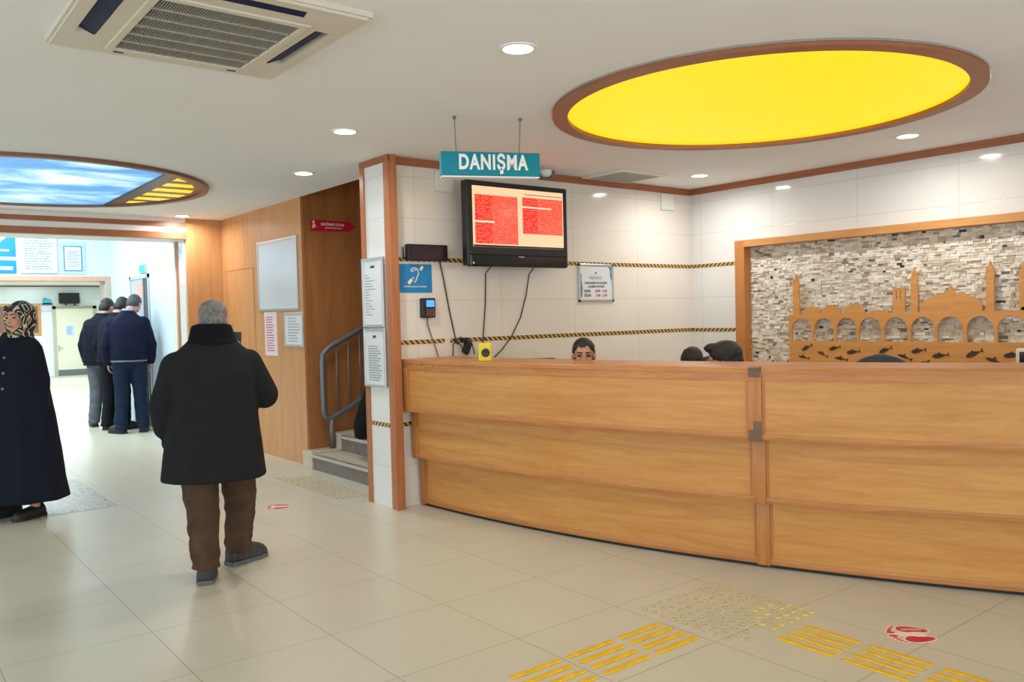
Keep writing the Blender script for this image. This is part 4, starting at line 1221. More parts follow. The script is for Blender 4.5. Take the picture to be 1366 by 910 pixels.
def office_chair(label, loc, rz, src=None):
    if src is not None:
        return copy_thing(src, loc, rz, label)
    t = thing('office_chair', label, 'chair', loc, rz, 'office chairs behind the counter')
    b = MB()
    rings = []
    for k in range(25):
        z = 0.60 + 0.545 * k / 24
        w = 0.25 if k < 13 else 0.25 * math.sqrt(max(0.004, 1 - ((k - 13) / 11.05) ** 2.4))
        rings.append([(w * math.cos(a), -0.24 - 0.02 * math.cos((z - .9) * 3) + 0.03 * math.sin(a) - 0.03 * (abs(math.cos(a)) ** 2) * -1, z) for a in np.linspace(0, 2 * PI, 25)[:-1]])
    b.loft(rings); b.build('backrest', M['chair'], t, True, world=False)
    MB().box(-0.23, -0.2, 0.37, 0.23, 0.24, 0.43, bev=0.025).build('seat', M['chair'], t, world=False)
    MB().tube([(0, -0.19, 0.39), (0, -0.27, 0.42), (0, -0.27, 0.75)], 0.02, 10).build('back_stem', M['black'], t, True, world=False)
    MB().tube([(0, 0, 0.08), (0, 0, 0.38)], 0.028, 12).build('gas_post', M['black'], t, True, world=False)
    for k in range(5):
        a = 2 * PI * k / 5
        l = MB().tube([(0, 0, 0.1), (0.3 * math.cos(a), 0.3 * math.sin(a), 0.07)], [0.025, 0.016], 8).build('base_arm', M['black'], t, True, world=False)
        MB().ell((0.3 * math.cos(a), 0.3 * math.sin(a), 0.03), (0.03, 0.03, 0.03)).build('caster', M['black'], l, True, world=False)
    return t
ch0 = office_chair('empty grey office chair, only its rounded back showing above the counter', (5.78, 3.10, 0), R(110))

# ------------------------------------------------------------------ things in the corridor
p = thing('poster', 'blue and white poster above the corridor soffit, cut by the left edge', 'poster', (1.8, 15.1, 2.33))
MB().box(1.4, 15.085, 2.345, 2.09, 15.1, 2.98).build('sheet', M['bluesign'], p)
b = MB()
b.box(1.4, 15.083, 2.55, 2.085, 15.086, 2.6); b.box(1.4, 15.083, 2.40, 2.04, 15.086, 2.45); b.box(1.4, 15.083, 2.69, 2.0, 15.086, 2.715)
b.prism([(1.4, 2.98), (2.05, 2.98), (1.85, 2.80), (1.78, 2.80), (1.7, 2.9), (1.6, 2.82), (1.4, 2.86)], ((0, 15.084, 0), (1, 0, 0), (0, 0, 1)), (0, 0.002, 0))
b.build('white_print', M['signwhite'], p)
p = thing('poster', 'large white framed notice of many lines above the corridor soffit', 'poster', (2.4, 15.1, 2.33))
MB().box(2.14, 15.08, 2.345, 2.675, 15.1, 2.98, bev=0.004).build('frame', M['alu'], p)
MB().box(2.16, 15.078, 2.365, 2.655, 15.081, 2.96).build('face', M['paper'], p)
text_lines(((0, 15.077, 0), (1, 0, 0), (0, 0, 1)), 2.2, 2.62, 2.4, 2.92, 13, th=0.35, seed=21, ragged=0.3, t=0.001).build('lettering', M['inkblue'], p)
p = thing('poster', 'smaller notice with a blue border above the corridor soffit', 'poster', (2.88, 15.1, 2.33))
MB().box(2.70, 15.085, 2.345, 3.075, 15.1, 2.86).build('sheet', plain('pale_blue_sheet', rgb(176, 202, 234), 0.5, var=0.03), p)
MB().box(2.755, 15.08, 2.39, 3.028, 15.086, 2.80).build('border', M['inkblue'], p)
MB().box(2.775, 15.078, 2.41, 3.008, 15.081, 2.78).build('face', M['paper'], p)
text_lines(((0, 15.077, 0), (1, 0, 0), (0, 0, 1)), 2.81, 2.99, 2.45, 2.73, 9, th=0.35, seed=22, ragged=0.2, t=0.001).build('lettering', M['inkblue'], p)
es = thing('exit_sign', 'small lit turquoise exit sign over the grey door', 'sign', (3.42, 13.09, 2.25))
MB().box(3.425, 12.95, 2.255, 3.45, 13.25, 2.385, bev=0.004).build('case', M['alu'], es)
MB().box(3.42, 12.965, 2.268, 3.426, 13.235, 2.372).build('face', M['greenexit'], es)
t = thing('television', 'small dark television on a shelf above the cream door', 'television', (5.3, 28.4, 2.18))
MB().box(5.01, 28.36, 2.195, 5.58, 28.42, 2.515, bev=0.01).build('cabinet', M['black'], t)
MB().box(5.03, 28.355, 2.215, 5.56, 28.362, 2.50).build('screen', M['screenoff'], t)
b = MB(); b.box(5.18, 28.37, 2.12, 5.22, 28.41, 2.2); b.box(5.42, 28.37, 2.12, 5.46, 28.41, 2.2); b.box(5.1, 28.33, 2.12, 5.55, 28.44, 2.135); b.build('stand', M['black'], t)
sf = MB().box(4.88, 28.3, 2.105, 5.9, 28.5, 2.12).build('wall_shelf', M['beigeframe'])
tag(sf, 'narrow beige shelf under the small television', 'shelf')
t = thing('bracket_phone', 'small turquoise box on a bracket left of the small television', 'wall box', (4.7, 28.4, 2.18))
t.name = 'wall_box'
MB().box(4.60, 28.38, 2.2, 4.80, 28.48, 2.33, bev=0.02).build('box', M['turq'], t)
MB().box(4.62, 28.4, 2.33, 4.68, 28.46, 2.37, bev=0.01).build('knob', M['turq'], t)
MB().box(4.56, 28.34, 2.17, 4.84, 28.5, 2.2).build('bracket', M['navy2'], t)
t = thing('notice', 'white sheet with a blue edge taped on the cream door', 'notice', (5.3, 28.45, 1.2))
MB().box(5.18, 28.448, 1.21, 5.41, 28.455, 1.53).build('sheet', plain('door_sheet', rgb(196, 212, 230), 0.5, var=0.02), t)
text_lines(((0, 28.447, 0), (1, 0, 0), (0, 0, 1)), 5.2, 5.37, 1.24, 1.5, 7, th=0.4, seed=31, t=0.001).build('lettering', M['inkblue'], t)
t = thing('picture_frame', 'dark picture in an orange wooden frame behind the woman', 'picture', (4.3, 28.5, 1.3))
MB().box(3.3, 28.46, 1.25, 4.53, 28.5, 2.2, bev=0.006).build('frame', M['frame'], t)
MB().box(3.38, 28.452, 1.33, 4.45, 28.461, 2.12).build('face', M['brownlam'], t)
d1 = thing('downlight', 'left of the two tiny downlights under the far corridor ceiling', 'ceiling light', (3.6, 23.0, 2.74), 0, 'far corridor downlights')
MB().ring((3.6, 23.0), 0.14, 0.165, 2.732, 2.742, 32).build('trim_ring', M['white'], d1, 40)
MB().lathe([(0.001, -0.004), (0.14, -0.004), (0.14, 0.0), (0.001, 0.0)], (3.6, 23.0, 2.74), 32).build('diffuser', M['lamp'], d1)
copy_thing(d1, (4.72, 23.2, 2.74), 0, 'right of the two tiny downlights under the far corridor ceiling')
# ------------------------------------------------------------------ people
def rotm(yaw=0, pitch=0, roll=0):
    """head frame: x right, y forward, z up; pitch > 0 looks down, yaw > 0 turns to its left"""
    return (Matrix.Rotation(R(yaw), 3, 'Z') @ Matrix.Rotation(R(-pitch), 3, 'X') @ Matrix.Rotation(R(roll), 3, 'Y'))

def head_parts(mb, c, Rh, s=1.0):
    c = Vector(c)
    def E(p, r): mb.ell(c + Rh @ Vector(p) * s, [q * s for q in r], Rh)
    def Cc(p, q, a, b): mb.capsule(c + Rh @ Vector(p) * s, c + Rh @ Vector(q) * s, a * s, b * s, 10)
    E((0, -0.012, 0.028), (0.076, 0.096, 0.088))
    E((0, 0.03, -0.04), (0.060, 0.066, 0.078))
    E((0, 0.055, -0.03), (0.045, 0.045, 0.06))
    E((0, 0.064, -0.094), (0.027, 0.024, 0.022))
    Cc((0.0, 0.094, 0.014), (0, 0.112, -0.02), 0.009, 0.015)
    Cc((-0.014, 0.098, -0.026), (0.014, 0.098, -0.026), 0.009, 0.009)
    Cc((-0.04, 0.078, 0.027), (0.04, 0.078, 0.027), 0.014, 0.014)
    for sd in (-1, 1):
        E((sd * 0.036, 0.072, -0.028), (0.022, 0.02, 0.02))
        E((sd * 0.078, -0.008, -0.008), (0.012, 0.022, 0.034))
    Cc((-0.018, 0.094, -0.058), (0.018, 0.094, -0.058), 0.009, 0.009)

def hand(mb, w, d, n, side, curl=0.4, s=1.0):
    """w wrist, d finger direction, n palm normal (towards the palm side), side: thumb direction sign"""
    d = Vector(d).normalized(); n = Vector(n); n = (n - d * n.dot(d)).normalized(); t = d.cross(n).normalized() * side
    w = Vector(w)
    L = 0.088 * s
    for k in range(-3, 4):
        mb.capsule(w + t * 0.006 * k * s, w + d * L + t * 0.0105 * k * s, 0.014 * s, 0.012 * s, 8)
    for i, (off, ln) in enumerate(((0.031, 0.072), (0.0105, 0.080), (-0.0105, 0.074), (-0.031, 0.058))):
        p = w + d * L + t * off * s
        dr = (d + t * off * 2.5).normalized()
        rr = 0.0095 * s
        ang = 0
        for k, f in enumerate((0.45, 0.31, 0.24)):
            ang += curl * (0.7 + 0.3 * k) * (1 + 0.08 * i)
            dd = (dr * math.cos(ang) + n * math.sin(ang)).normalized()
            q = p + dd * ln * f * s
            mb.capsule(p, q, rr, rr * 0.92, 8); p = q; rr *= 0.92
    p = w + d * 0.022 * s + t * 0.026 * s
    q = p + (d * 0.6 + t * 0.65 + n * 0.35).normalized() * 0.042 * s
    mb.capsule(p, q, 0.014 * s, 0.011 * s, 8)
    q2 = q + (d * 0.9 + t * 0.15 + n * 0.4).normalized() * 0.034 * s
    mb.capsule(q, q2, 0.011 * s, 0.0092 * s, 8)
    q3 = q2 + (d * 0.9 + n * 0.45).normalized() * 0.026 * s
    mb.capsule(q2, q3, 0.0092 * s, 0.008 * s, 8)

def shoe_parts(parent, ankle, yaw, L=0.285, W=0.105, mat=None, sole=None, lift=0.0, low=False):
    """yaw: direction the toe points, degrees anticlockwise from +Y; heel under the ankle"""
    a = Vector((ankle[0], ankle[1], lift))
    m = Matrix.Translation(a) @ Matrix.Rotation(R(yaw), 4, 'Z')
    n = 22
    def ol(t):
        return W * (0.36 + 0.14 * math.sin(PI * min(1, t * 1.05)) + (0.06 if t > 0.55 else 0) * math.sin(PI * (t - .55) / .45)) * (1 if t < 0.9 else math.sqrt(max(0, 1 - ((t - 0.9) / 0.104) ** 2)) * 0.75 + 0.25)
    pts = []
    for k in range(n): 
        t = k / (n - 1); pts.append((ol(t), -0.075 + t * L))
    out = pts + [(-x, y) for x, y in reversed(pts)]
    b = MB(); b.prism(out, ((0, 0, 0.002), (1, 0, 0), (0, 1, 0)), (0, 0, 0.024))
    rings = []
    for k in range(n):
        t = k / (n - 1); w = ol(t) * 0.94
        h = (0.045 if low else 0.105) * (1 - t) ** 0.8 + 0.045 * (1 if t < .85 else math.sqrt(max(0.02, 1 - ((t - .85) / .153) ** 2))) + 0.0
        h = max(0.012, h) * (0.75 if k == 0 else 1)
        y = -0.07 + t * (L - 0.008)
        rings.append([(w * math.cos(q), y, 0.022 + h * max(0, math.sin(q)) ** 0.7) for q in np.linspace(-0.15, PI + 0.15, 14)])
    u = MB(); u.loft(rings)
    pm = pmat(parent)
    for mb in (b, u):
        mb.v = [tuple(pm @ (m @ Vector(q))) for q in mb.v]
    o = u.build('shoe', mat, parent, True)
    b.build('sole', sole, o, 40)
    return o

def ring_e(c, rx, ry, yaw=0, n=28, tilt=0, p=2.0):
    out = []
    for k in range(n):
        a = 2 * PI * k / n
        ca, sa = math.cos(a), math.sin(a)
        x = rx * math.copysign(abs(ca) ** (2 / p), ca); y = ry * math.copysign(abs(sa) ** (2 / p), sa)
        q = Matrix.Rotation(R(yaw), 3, 'Z') @ Vector((x, y, tilt * y))
        out.append(Vector(c) + q)
    return out

def local(parent, me, name, mats):
    """mesh already in the person's own frame"""
    return link(name, me, mats, parent, True, world=False)

def person(label, loc, az, J, skin, group=None):
    """az: the way the figure faces, degrees clockwise from +Y (seen from above)"""
    t = thing('person', label, 'person', loc, -R(az), group)
    s = J.get('s', 1.0)
    b = MB()
    Rh = rotm(*J['headrot'])
    head_parts(b, J['head'], Rh, s * J.get('hs', 1.0))
    hc = Vector(J['head'])
    nb = Vector(J['neck'])
    b.capsule(hc + Rh @ Vector((0, -0.02, -0.07)) * s, nb, 0.052 * s, 0.058 * s)
    pv = Vector(J['pelvis'])
    mid = nb.lerp(pv, 0.45)
    shL, shR = Vector(J['sh'][0]), Vector(J['sh'][1])
    b.capsule(shL, shR, 0.06 * s, 0.06 * s)
    b.loft([ring_e(nb.lerp(pv, k), q * s, w * s) for k, q, w in ((0.02, .07, .06), (.12, .15, .09), (.3, .165, .11), (.55, .145, .105), (.8, .16, .11), (1.0, .165, .115), (1.12, .12, .1))])
    for i in (0, 1):
        b.chain([J['sh'][i], J['el'][i], J['wr'][i]], [0.055 * s, 0.043 * s, 0.027 * s])
        h = J['hand'][i]
        if h is not None:
            hand(b, J['wr'][i], h[0], h[1], h[2], h[3], s)
        b.chain([J['hip'][i], J['kn'][i], J['an'][i]], [0.088 * s, 0.06 * s, 0.04 * s])
        a = Vector(J['an'][i]); a2 = a.copy(); a2.z = 0.05 + J.get('lift', (0, 0))[i]
        fy = J['toe'][i]
        b.capsule(a2, a2 + Matrix.Rotation(R(fy), 3, 'Z') @ Vector((0, 0.13, -0.012)), 0.034 * s, 0.026 * s)
    local(t, remesh(b, J.get('vox', 0.0065), 3, 0.45), 'body', skin)
    return t, Rh

def put_head(t, me_parts, c, Rh, s, name, mat, voxel=0.009, amp=0.0, ns=20, it=4):
    b = MB()
    for kind, p, q in me_parts:
        p = Vector(c) + Rh @ Vector(p) * s
        if kind == 'e': b.ell(p, [x * s for x in q], Rh)
        else: b.capsule(p, Vector(c) + Rh @ Vector(q[:3]) * s, q[3] * s, q[4] * s)
    return local(t, remesh(b, voxel, it, 0.5, amp, ns), name, mat)

HAIR_SHORT = [('e', (0, -0.022, 0.045), (0.083, 0.098, 0.084)), ('e', (0, -0.052, -0.03), (0.075, 0.064, 0.078)), ('e', (0.072, -0.018, 0.02), (0.014, 0.03, 0.04)), ('e', (-0.072, -0.018, 0.02), (0.014, 0.03, 0.04))]

def face_marks(t, c, Rh, s, brow):
    for sd in (-1, 1):
        b = MB().ell(Vector(c) + Rh @ Vector((sd * 0.033, 0.084, 0.008)) * s, (0.013 * s, 0.009 * s, 0.0075 * s), Rh, 14, 8)
        local(t, b.mesh('eye'), 'eye', M['eye'])
        b = MB().capsule(Vector(c) + Rh @ Vector((sd * 0.016, 0.094, 0.032)) * s, Vector(c) + Rh @ Vector((sd * 0.05, 0.082, 0.034)) * s, 0.0055 * s, 0.004 * s, 8)
        local(t, b.mesh('eyebrow'), 'eyebrow', brow)
    b = MB().ell(Vector(c) + Rh @ Vector((0, 0.1025, -0.058)) * s, (0.022 * s, 0.006 * s, 0.009 * s), Rh, 14, 8)
    local(t, b.mesh('mouth'), 'mouth', M['lips'])

def sleeves(b, J, r0, r1, r2, s, which=(0, 1), cut=0.0):
    for i in which:
        w = Vector(J['wr'][i]); e = Vector(J['el'][i])
        b.chain([J['sh'][i], J['el'][i], w + (e - w) * cut], [r0 * s, r1 * s, r2 * s])

def trousers(t, J, s, mat, r=(0.108, 0.082, 0.066), amp=0.008, ns=9, hem=0.07, rings=None):
    b = MB()
    pv = Vector(J['pelvis'])
    b.ell(pv + Vector((0, 0, -0.02)), (0.178 * s, 0.128 * s, 0.15 * s))
    for i in (0, 1):
        h, k, a = Vector(J['hip'][i]), Vector(J['kn'][i]), Vector(J['an'][i])
        bot = a.copy(); bot.z = hem + J.get('lift', (0, 0))[i]
        pts, rr = [h, h.lerp(k, .5), k, k.lerp(bot, .5)], [r[0] * s, (r[0] + r[1]) / 2 * s, r[1] * s, (r[1] + r[2]) / 2 * s]
        b.chain(pts, rr)
        b.loft([ring_e(pts[3], rr[3], rr[3]), ring_e(bot + Vector((0, -0.012, 0.03)), r[2] * s, r[2] * 1.08 * s), ring_e(bot + Vector((0, -0.012, 0)), r[2] * 1.02 * s, r[2] * 1.12 * s)])
    return local(t, remesh(b, 0.011, 5, 0.5, amp, ns, 1.6), 'trousers', mat)

# ---- old man walking away in a black overcoat
s = 0.98
J = dict(s=s, hs=1.02, head=(0.01, 0.10, 1.51), headrot=(-4, 14, 0), neck=(0.0, 0.02, 1.40), pelvis=(0.0, 0.02, 0.80),
         sh=((-0.20, 0.0, 1.245), (0.19, 0.01, 1.25)), el=((-0.275, -0.02, 1.03), (0.285, 0.06, 1.06)), wr=((-0.265, 0.06, 0.87), (0.15, 0.27, 1.27)),
         hand=(((0.15, 0.5, -0.8), (1, 0, 0), -1, 0.5), ((-0.25, 0.15, 0.95), (-0.6, -0.8, 0), 1, 0.85)),
         hip=((-0.105, 0.0, 0.76), (0.10, 0.03, 0.76)), kn=((-0.085, 0.0, 0.43), (0.13, 0.22, 0.42)), an=((-0.075, -0.10, 0.085), (0.105, 0.22, 0.10)), toe=(-2, -52), lift=(0, 0))
old, Rh = person('elderly man seen from behind in a black overcoat and brown trousers, one arm raised', (1.672, 4.965, 0), 20, J, M['skin2'])
put_head(old, [('e', (0, -0.020, 0.042), (0.084, 0.099, 0.083)), ('e', (0, -0.05, -0.015), (0.077, 0.068, 0.075))], J['head'], Rh, s * 1.02, 'hair', M['hairgrey'], 0.008, 0.004, 40)
b = MB()
body = [(0.585, -0.012, -0.0, .30, .225), (0.70, -0.01, 0.0, .285, .215), (0.85, -0.005, 0.0, .262, .20), (1.0, 0.0, -0.005, .245, .195), (1.13, 0.0, -0.01, .24, .19), (1.21, 0.0, -0.01, .245, .175), (1.28, 0.0, 0.0, .24, .15), (1.33, 0.0, 0.01, .205, .135), (1.38, 0.0, 0.02, .155, .115), (1.42, 0.0, 0.03, .11, .095)]
b.loft([ring_e((x, y, z), rx, ry, p=2.4) for z, x, y, rx, ry in body])
b.chain([J['sh'][0], J['el'][0], (-0.268, 0.04, 0.895)], [0.092, 0.082, 0.073])
b.chain([J['sh'][1], J['el'][1], (0.175, 0.235, 1.225)], [0.092, 0.088, 0.070])
b.capsule((-0.20, 0.05, 0.86), (-0.25, 0.05, 0.80), 0.06, 0.05)
local(old, remesh(b, 0.011, 5, 0.5, 0.006, 5, 0.6), 'overcoat', M['coat'])
b = MB()
b.loft([ring_e((0, 0.035, 1.355), .135, .115, p=2.3), ring_e((0, 0.04, 1.40), .135, .118, p=2.3), ring_e((0, 0.045, 1.45), .122, .112, p=2.3), ring_e((0.0, 0.05, 1.485), .112, .105, tilt=-0.12, p=2.3)])
b.ell((0.0, 0.0, 1.375), (0.15, 0.105, 0.04))
local(old, remesh(b, 0.009, 3, 0.5, 0.004, 14), 'collar', M['collar'])
trousers(old, J, 1.0, M['brown'], (0.125, 0.098, 0.078), 0.012, 8, 0.085)
shoe_parts(old, J['an'][0], -2, 0.29, 0.115, M['shoegrey'], M['sole'])
shoe_parts(old, J['an'][1], -52, 0.29, 0.115, M['shoegrey'], M['sole'])

ph = thing('mobile_phone', 'black phone held up beside the collar of the elderly man', 'phone', (0, 0, 0))
pm = Matrix.Translation((1.672, 4.965, 0)) @ Matrix.Rotation(-R(20), 4, 'Z')
b = MB().box(-0.04, -0.006, -0.08, 0.04, 0.006, 0.08, mat=pm @ Matrix.Translation((0.125, 0.235, 1.36)) @ Matrix.Rotation(R(4), 4, 'Y'), bev=0.004)
ph.location = pm @ Vector((0.125, 0.235, 1.28)); ph.matrix_basis = Matrix.Translation(ph.location)
b.build('case', M['black'], ph)
b = MB().box(-0.036, 0.0055, -0.075, 0.036, 0.0068, 0.075, mat=pm @ Matrix.Translation((0.125, 0.235, 1.36)) @ Matrix.Rotation(R(4), 4, 'Y'))
b.build('screen', M['screenoff'], ph)

# ---- woman in a long dark coat and print headscarf
s = 0.97
J = dict(s=s, head=(-0.04, 0.02, 1.575), headrot=(-8, 4, 0), neck=(-0.02, -0.015, 1.45), pelvis=(0, 0, 0.92),
         sh=((-0.135, 0.0, 1.325), (0.150, 0.0, 1.335)), el=((-0.18, -0.02, 1.08), (0.25, 0.08, 1.12)), wr=((-0.20, 0.05, 0.86), (0.16, 0.25, 1.30)),
         hand=(((0.25, 0.25, -0.95), (1, 0, 0), -1, 0.4), ((-0.2, -0.1, 0.95), (-0.7, -0.6, 0), 1, 0.6)),
         hip=((-0.09, 0, 0.88), (0.09, 0, 0.88)), kn=((-0.085, 0.02, 0.5), (0.085, 0.02, 0.5)), an=((-0.125, 0.04, 0.1), (0.115, -0.02, 0.1)), toe=(-24, -32))
wom, Rh = person('woman in a long navy black coat and a black and cream print headscarf', (1.035, 7.63, 0), -138, J, M['skin'])
face_marks(wom, J['head'], Rh, s, M['hairdark'])
put_head(wom, [('e', (0, -0.035, 0.038), (0.100, 0.112, 0.104)), ('e', (0, -0.045, -0.04), (0.096, 0.10, 0.11)), ('e', (0, -0.02, -0.15), (0.088, 0.085, 0.075)), ('c', (-0.075, 0.03, -0.06), (-0.015, 0.07, -0.14, 0.026, 0.03)), ('c', (0.075, 0.03, -0.06), (0.015, 0.07, -0.14, 0.026, 0.03)),
               ('c', (-0.072, 0.045, 0.03), (-0.045, 0.065, 0.085, 0.02, 0.022)), ('c', (0.072, 0.045, 0.03), (0.045, 0.065, 0.085, 0.02, 0.022)), ('c', (-0.045, 0.065, 0.085), (0.045, 0.065, 0.085, 0.022, 0.022)), ('c', (-0.08, 0.035, -0.05), (-0.078, 0.04, 0.03, 0.02, 0.02)), ('c', (0.08, 0.035, -0.05), (0.078, 0.04, 0.03, 0.02, 0.02))],
         J['head'], Rh, s, 'headscarf', M['scarf'], 0.008, 0.004, 16)
b = MB()
prof = [(0.14, .345, .295), (0.30, .32, .265), (0.55, .30, .24), (0.80, .265, .21), (1.0, .235, .185), (1.15, .215, .165), (1.27, .205, .15), (1.34, .195, .135), (1.39, .165, .12), (1.43, .12, .10), (1.465, .085, .08)]
def folds(z, rx, ry):
    k = max(0, (1.0 - z)) * 0.03
    out = []
    for i in range(56):
        a = 2 * PI * i / 56
        f = 1 + k * math.cos(9 * a + 0.6 * math.sin(3 * a))
        out.append(Vector((rx * math.cos(a) * f, ry * math.sin(a) * f, z)))
    return out
b.loft([folds(*q) for q in prof])
sleeves(b, J, 0.068, 0.066, 0.064, 1.0, (0, 1), 0.0)
b.capsule(J['wr'][0], (-0.18, 0.07, 0.76), 0.064, 0.06)
local(wom, remesh(b, 0.011, 3, 0.5, 0.004, 6, 0.5), 'coat', M['abaya'])
for z in (1.27, 1.15, 1.03):
    y = {1.27: .155, 1.15: .172, 1.03: .188}[z]
    bb = MB().ell((0.0, y, z), (0.012, 0.006, 0.012), None, 14, 8)
    local(wom, bb.mesh('button'), 'button', M['steel'])
for i in (0, 1):
    shoe_parts(wom, J['an'][i], J['toe'][i] + (4 if i == 0 else 0), 0.265, 0.10, M['shoe'], M['shoe'], low=True)

# ---- three men at the counter of the corridor
def man(label, loc, az, s, headrot, jacket, trs, hair, hx=0.0, hands=True, bulk=1.0, lean=0.05, arms=None, hairscale=1.0, hem=0.0, legs=None, shirt=None):
    S_ = s
    def v(x, y, z): return (x * S_, y * S_, z * S_)
    legs = legs or dict(kn=((-0.10, 0.02, 0.5), (0.11, 0.03, 0.5)), an=((-0.12, -0.02, 0.1), (0.13, 0.0, 0.1)), toe=(38, -8))
    J = dict(s=S_, head=v(hx, 0.13 + lean, 1.62), headrot=headrot, neck=v(0, 0.02 + lean, 1.49), pelvis=v(0, 0, 0.95),
             sh=(v(-0.175, lean, 1.385), v(0.175, lean, 1.385)), el=(v(-0.255, lean * .4, 1.12), v(0.255, lean * .4, 1.12)), wr=(v(-0.245, 0.07, 0.90), v(0.245, 0.07, 0.90)),
             hand=(((0.05, 0.15, -1), (1, 0, 0), -1, 0.35), ((-0.05, 0.15, -1), (-1, 0, 0), 1, 0.35)),
             hip=(v(-0.095, 0, 0.9), v(0.095, 0, 0.9)), kn=tuple(v(*q) for q in legs['kn']), an=tuple(v(*q) for q in legs['an']), toe=legs['toe'], vox=0.0075)
    if arms: J['el'], J['wr'], J['hand'] = tuple(v(*q) for q in arms['el']), tuple(v(*q) for q in arms['wr']), arms['hand']
    t, Rh = person(label, loc, az, J, M['skin2'])
    put_head(t, HAIR_SHORT, J['head'], Rh, S_ * hairscale, 'hair', hair, 0.009, 0.003, 40)
    b = MB()
    z0 = 0.90 - hem
    prof = [(z0, 0, .20, .15), (z0 + 0.05, 0.0, .208, .158), (1.05, 0.0, .205, .155), (1.18, lean * .4, .215, .16), (1.30, lean * .7, .225, .155), (1.38, lean * .9, .222, .14), (1.43, lean, .185, .12), (1.475, lean, .135, .10), (1.51, lean + .01, .095, .085), (1.545, lean + .02, .078, .076)]
    b.loft([ring_e(v(0, y, z), rx * S_ * bulk, ry * S_ * bulk, p=2.3) for z, y, rx, ry in prof])
    sleeves(b, J, 0.080 * bulk, 0.072 * bulk, 0.058 * bulk, S_, (0, 1), 0.05)
    local(t, remesh(b, 0.012, 4, 0.5, 0.007, 7), 'jacket', jacket)
    hm = MB(); 
    hm.loft([ring_e(v(0, 0, z0 + dz), .205 * S_ * bulk + w, .155 * S_ * bulk + w, p=2.3) for dz, w in ((0.0, 0.0), (0.012, 0.006), (0.02, 0.004))])
    local(t, hm.mesh('hem_band'), 'hem_band', M['steel'] if shirt else jacket)
    if shirt:
        c = MB().loft([ring_e(v(0, lean + .02, 1.515), .072 * S_, .07 * S_), ring_e(v(0, lean + .03, 1.565), .066 * S_, .064 * S_, tilt=-.1)])
        local(t, c.mesh('shirt_collar'), 'shirt_collar', M['shirt'])
    trousers(t, J, S_, trs, (0.108, 0.086, 0.072), 0.008, 8, 0.06)
    for i in (0, 1):
        shoe_parts(t, J['an'][i], J['toe'][i], 0.30 * S_, 0.108 * S_, M['shoe'], M['shoe'])
    return t
man('man in a navy bomber jacket and blue trousers standing with bowed head', (3.03, 12.40, 0), 16, 1.10, (-22, 52, 0), M['navy'], M['bluejean'], M['hairdark'], 0.075, shirt=True, bulk=1.02)
man('man in a dark jacket and black trousers, middle one of three men', (2.96, 12.95, 0), 50, 1.09, (0, 40, 0), M['navy2'], M['blacktrs'], M['hairblack'], bulk=1.0, lean=0.08,
    legs=dict(kn=((-0.10, 0.02, 0.5), (0.11, 0.03, 0.5)), an=((-0.12, -0.02, 0.1), (0.13, 0.0, 0.1)), toe=(10, -8)))
man('man in a dark padded jacket and light grey trousers', (2.92, 13.52, 0), 42, 1.09, (-8, 36, 0), M['navy2'], M['greytrs'], M['hairblack'], bulk=1.12, lean=0.06, hem=0.06)

# ---- staff seated behind the counter
def seated(label, loc, az, s, headrot, hair, top, headz, hairparts=HAIR_SHORT, hs=1.0, chair_label=None):
    dz = headz - 1.17
    def v(x, y, z): return (x * s, y * s, z + (dz if z > 0.5 else 0))
    J = dict(s=s, hs=hs, head=v(0, 0.05, 1.17), headrot=headrot, neck=v(0, -0.01, 1.03), pelvis=(0, -0.10, 0.60),
             sh=(v(-0.19, -0.02, 0.96), v(0.19, -0.02, 0.96)), el=(v(-0.25, 0.03, 0.70), v(0.25, 0.03, 0.70)), wr=((-0.12, 0.24, 0.70), (0.12, 0.24, 0.70)),
             hand=(((0.6, 0.8, 0.0), (0, 0, 1), 1, 0.5), ((-0.6, 0.8, 0), (0, 0, 1), -1, 0.5)),
             hip=((-0.10, -0.05, 0.61), (0.10, -0.05, 0.61)), kn=((-0.12, 0.26, 0.54), (0.12, 0.26, 0.54)), an=((-0.12, 0.12, 0.09), (0.12, 0.12, 0.09)), toe=(6, -6))
    t, Rh = person(label, loc, az, J, M['skin2'])
    put_head(t, hairparts, J['head'], Rh, s * hs, 'hair', hair, 0.007, 0.004, 40)
    face_marks(t, J['head'], Rh, s * hs, hair)
    b = MB()
    b.loft([ring_e(q, rx * s, ry * s, p=2.3) for q, rx, ry in (((0, -0.10, 0.56), .19, .14), ((0, -0.09, 0.66), .185, .14), (v(0, -0.04, 0.80), .19, .14), (v(0, -0.02, 0.92), .195, .13), (v(0, -0.02, 0.99), .16, .1), (v(0, -0.01, 1.035), .08, .075))])
    sleeves(b, J, 0.075, 0.062, 0.048, s, (0, 1), 0.05)
    local(t, remesh(b, 0.012, 4, 0.5, 0.004, 7), 'shirt', top)
    trousers(t, J, s, M['blacktrs'], (0.105, 0.085, 0.07), 0.004, 8, 0.06)
    for i in (0, 1):
        shoe_parts(t, J['an'][i], J['toe'][i], 0.28, 0.10, M['shoe'], M['shoe'])
    if chair_label:
        office_chair(chair_label, (loc[0] - 0.07 * math.sin(R(az)), loc[1] - 0.07 * math.cos(R(az)), 0), -R(az), ch0)
    return t
seated('man with short black hair behind the counter, his face visible down to the nose', (4.245, 4.525, 0), 222, 1.0, (0, 6, 0), M['hairblack'], M['blueshirt'], 1.195, chair_label='grey office chair under the man facing the hall behind the counter')
seated('dark haired man bent low behind the counter, only the crown of his head showing', (4.99, 4.095, 0), 255, 0.98, (0, 42, 0), M['hairblack'], M['shirt'], 1.10, chair_label='grey office chair under the man bent low behind the counter')
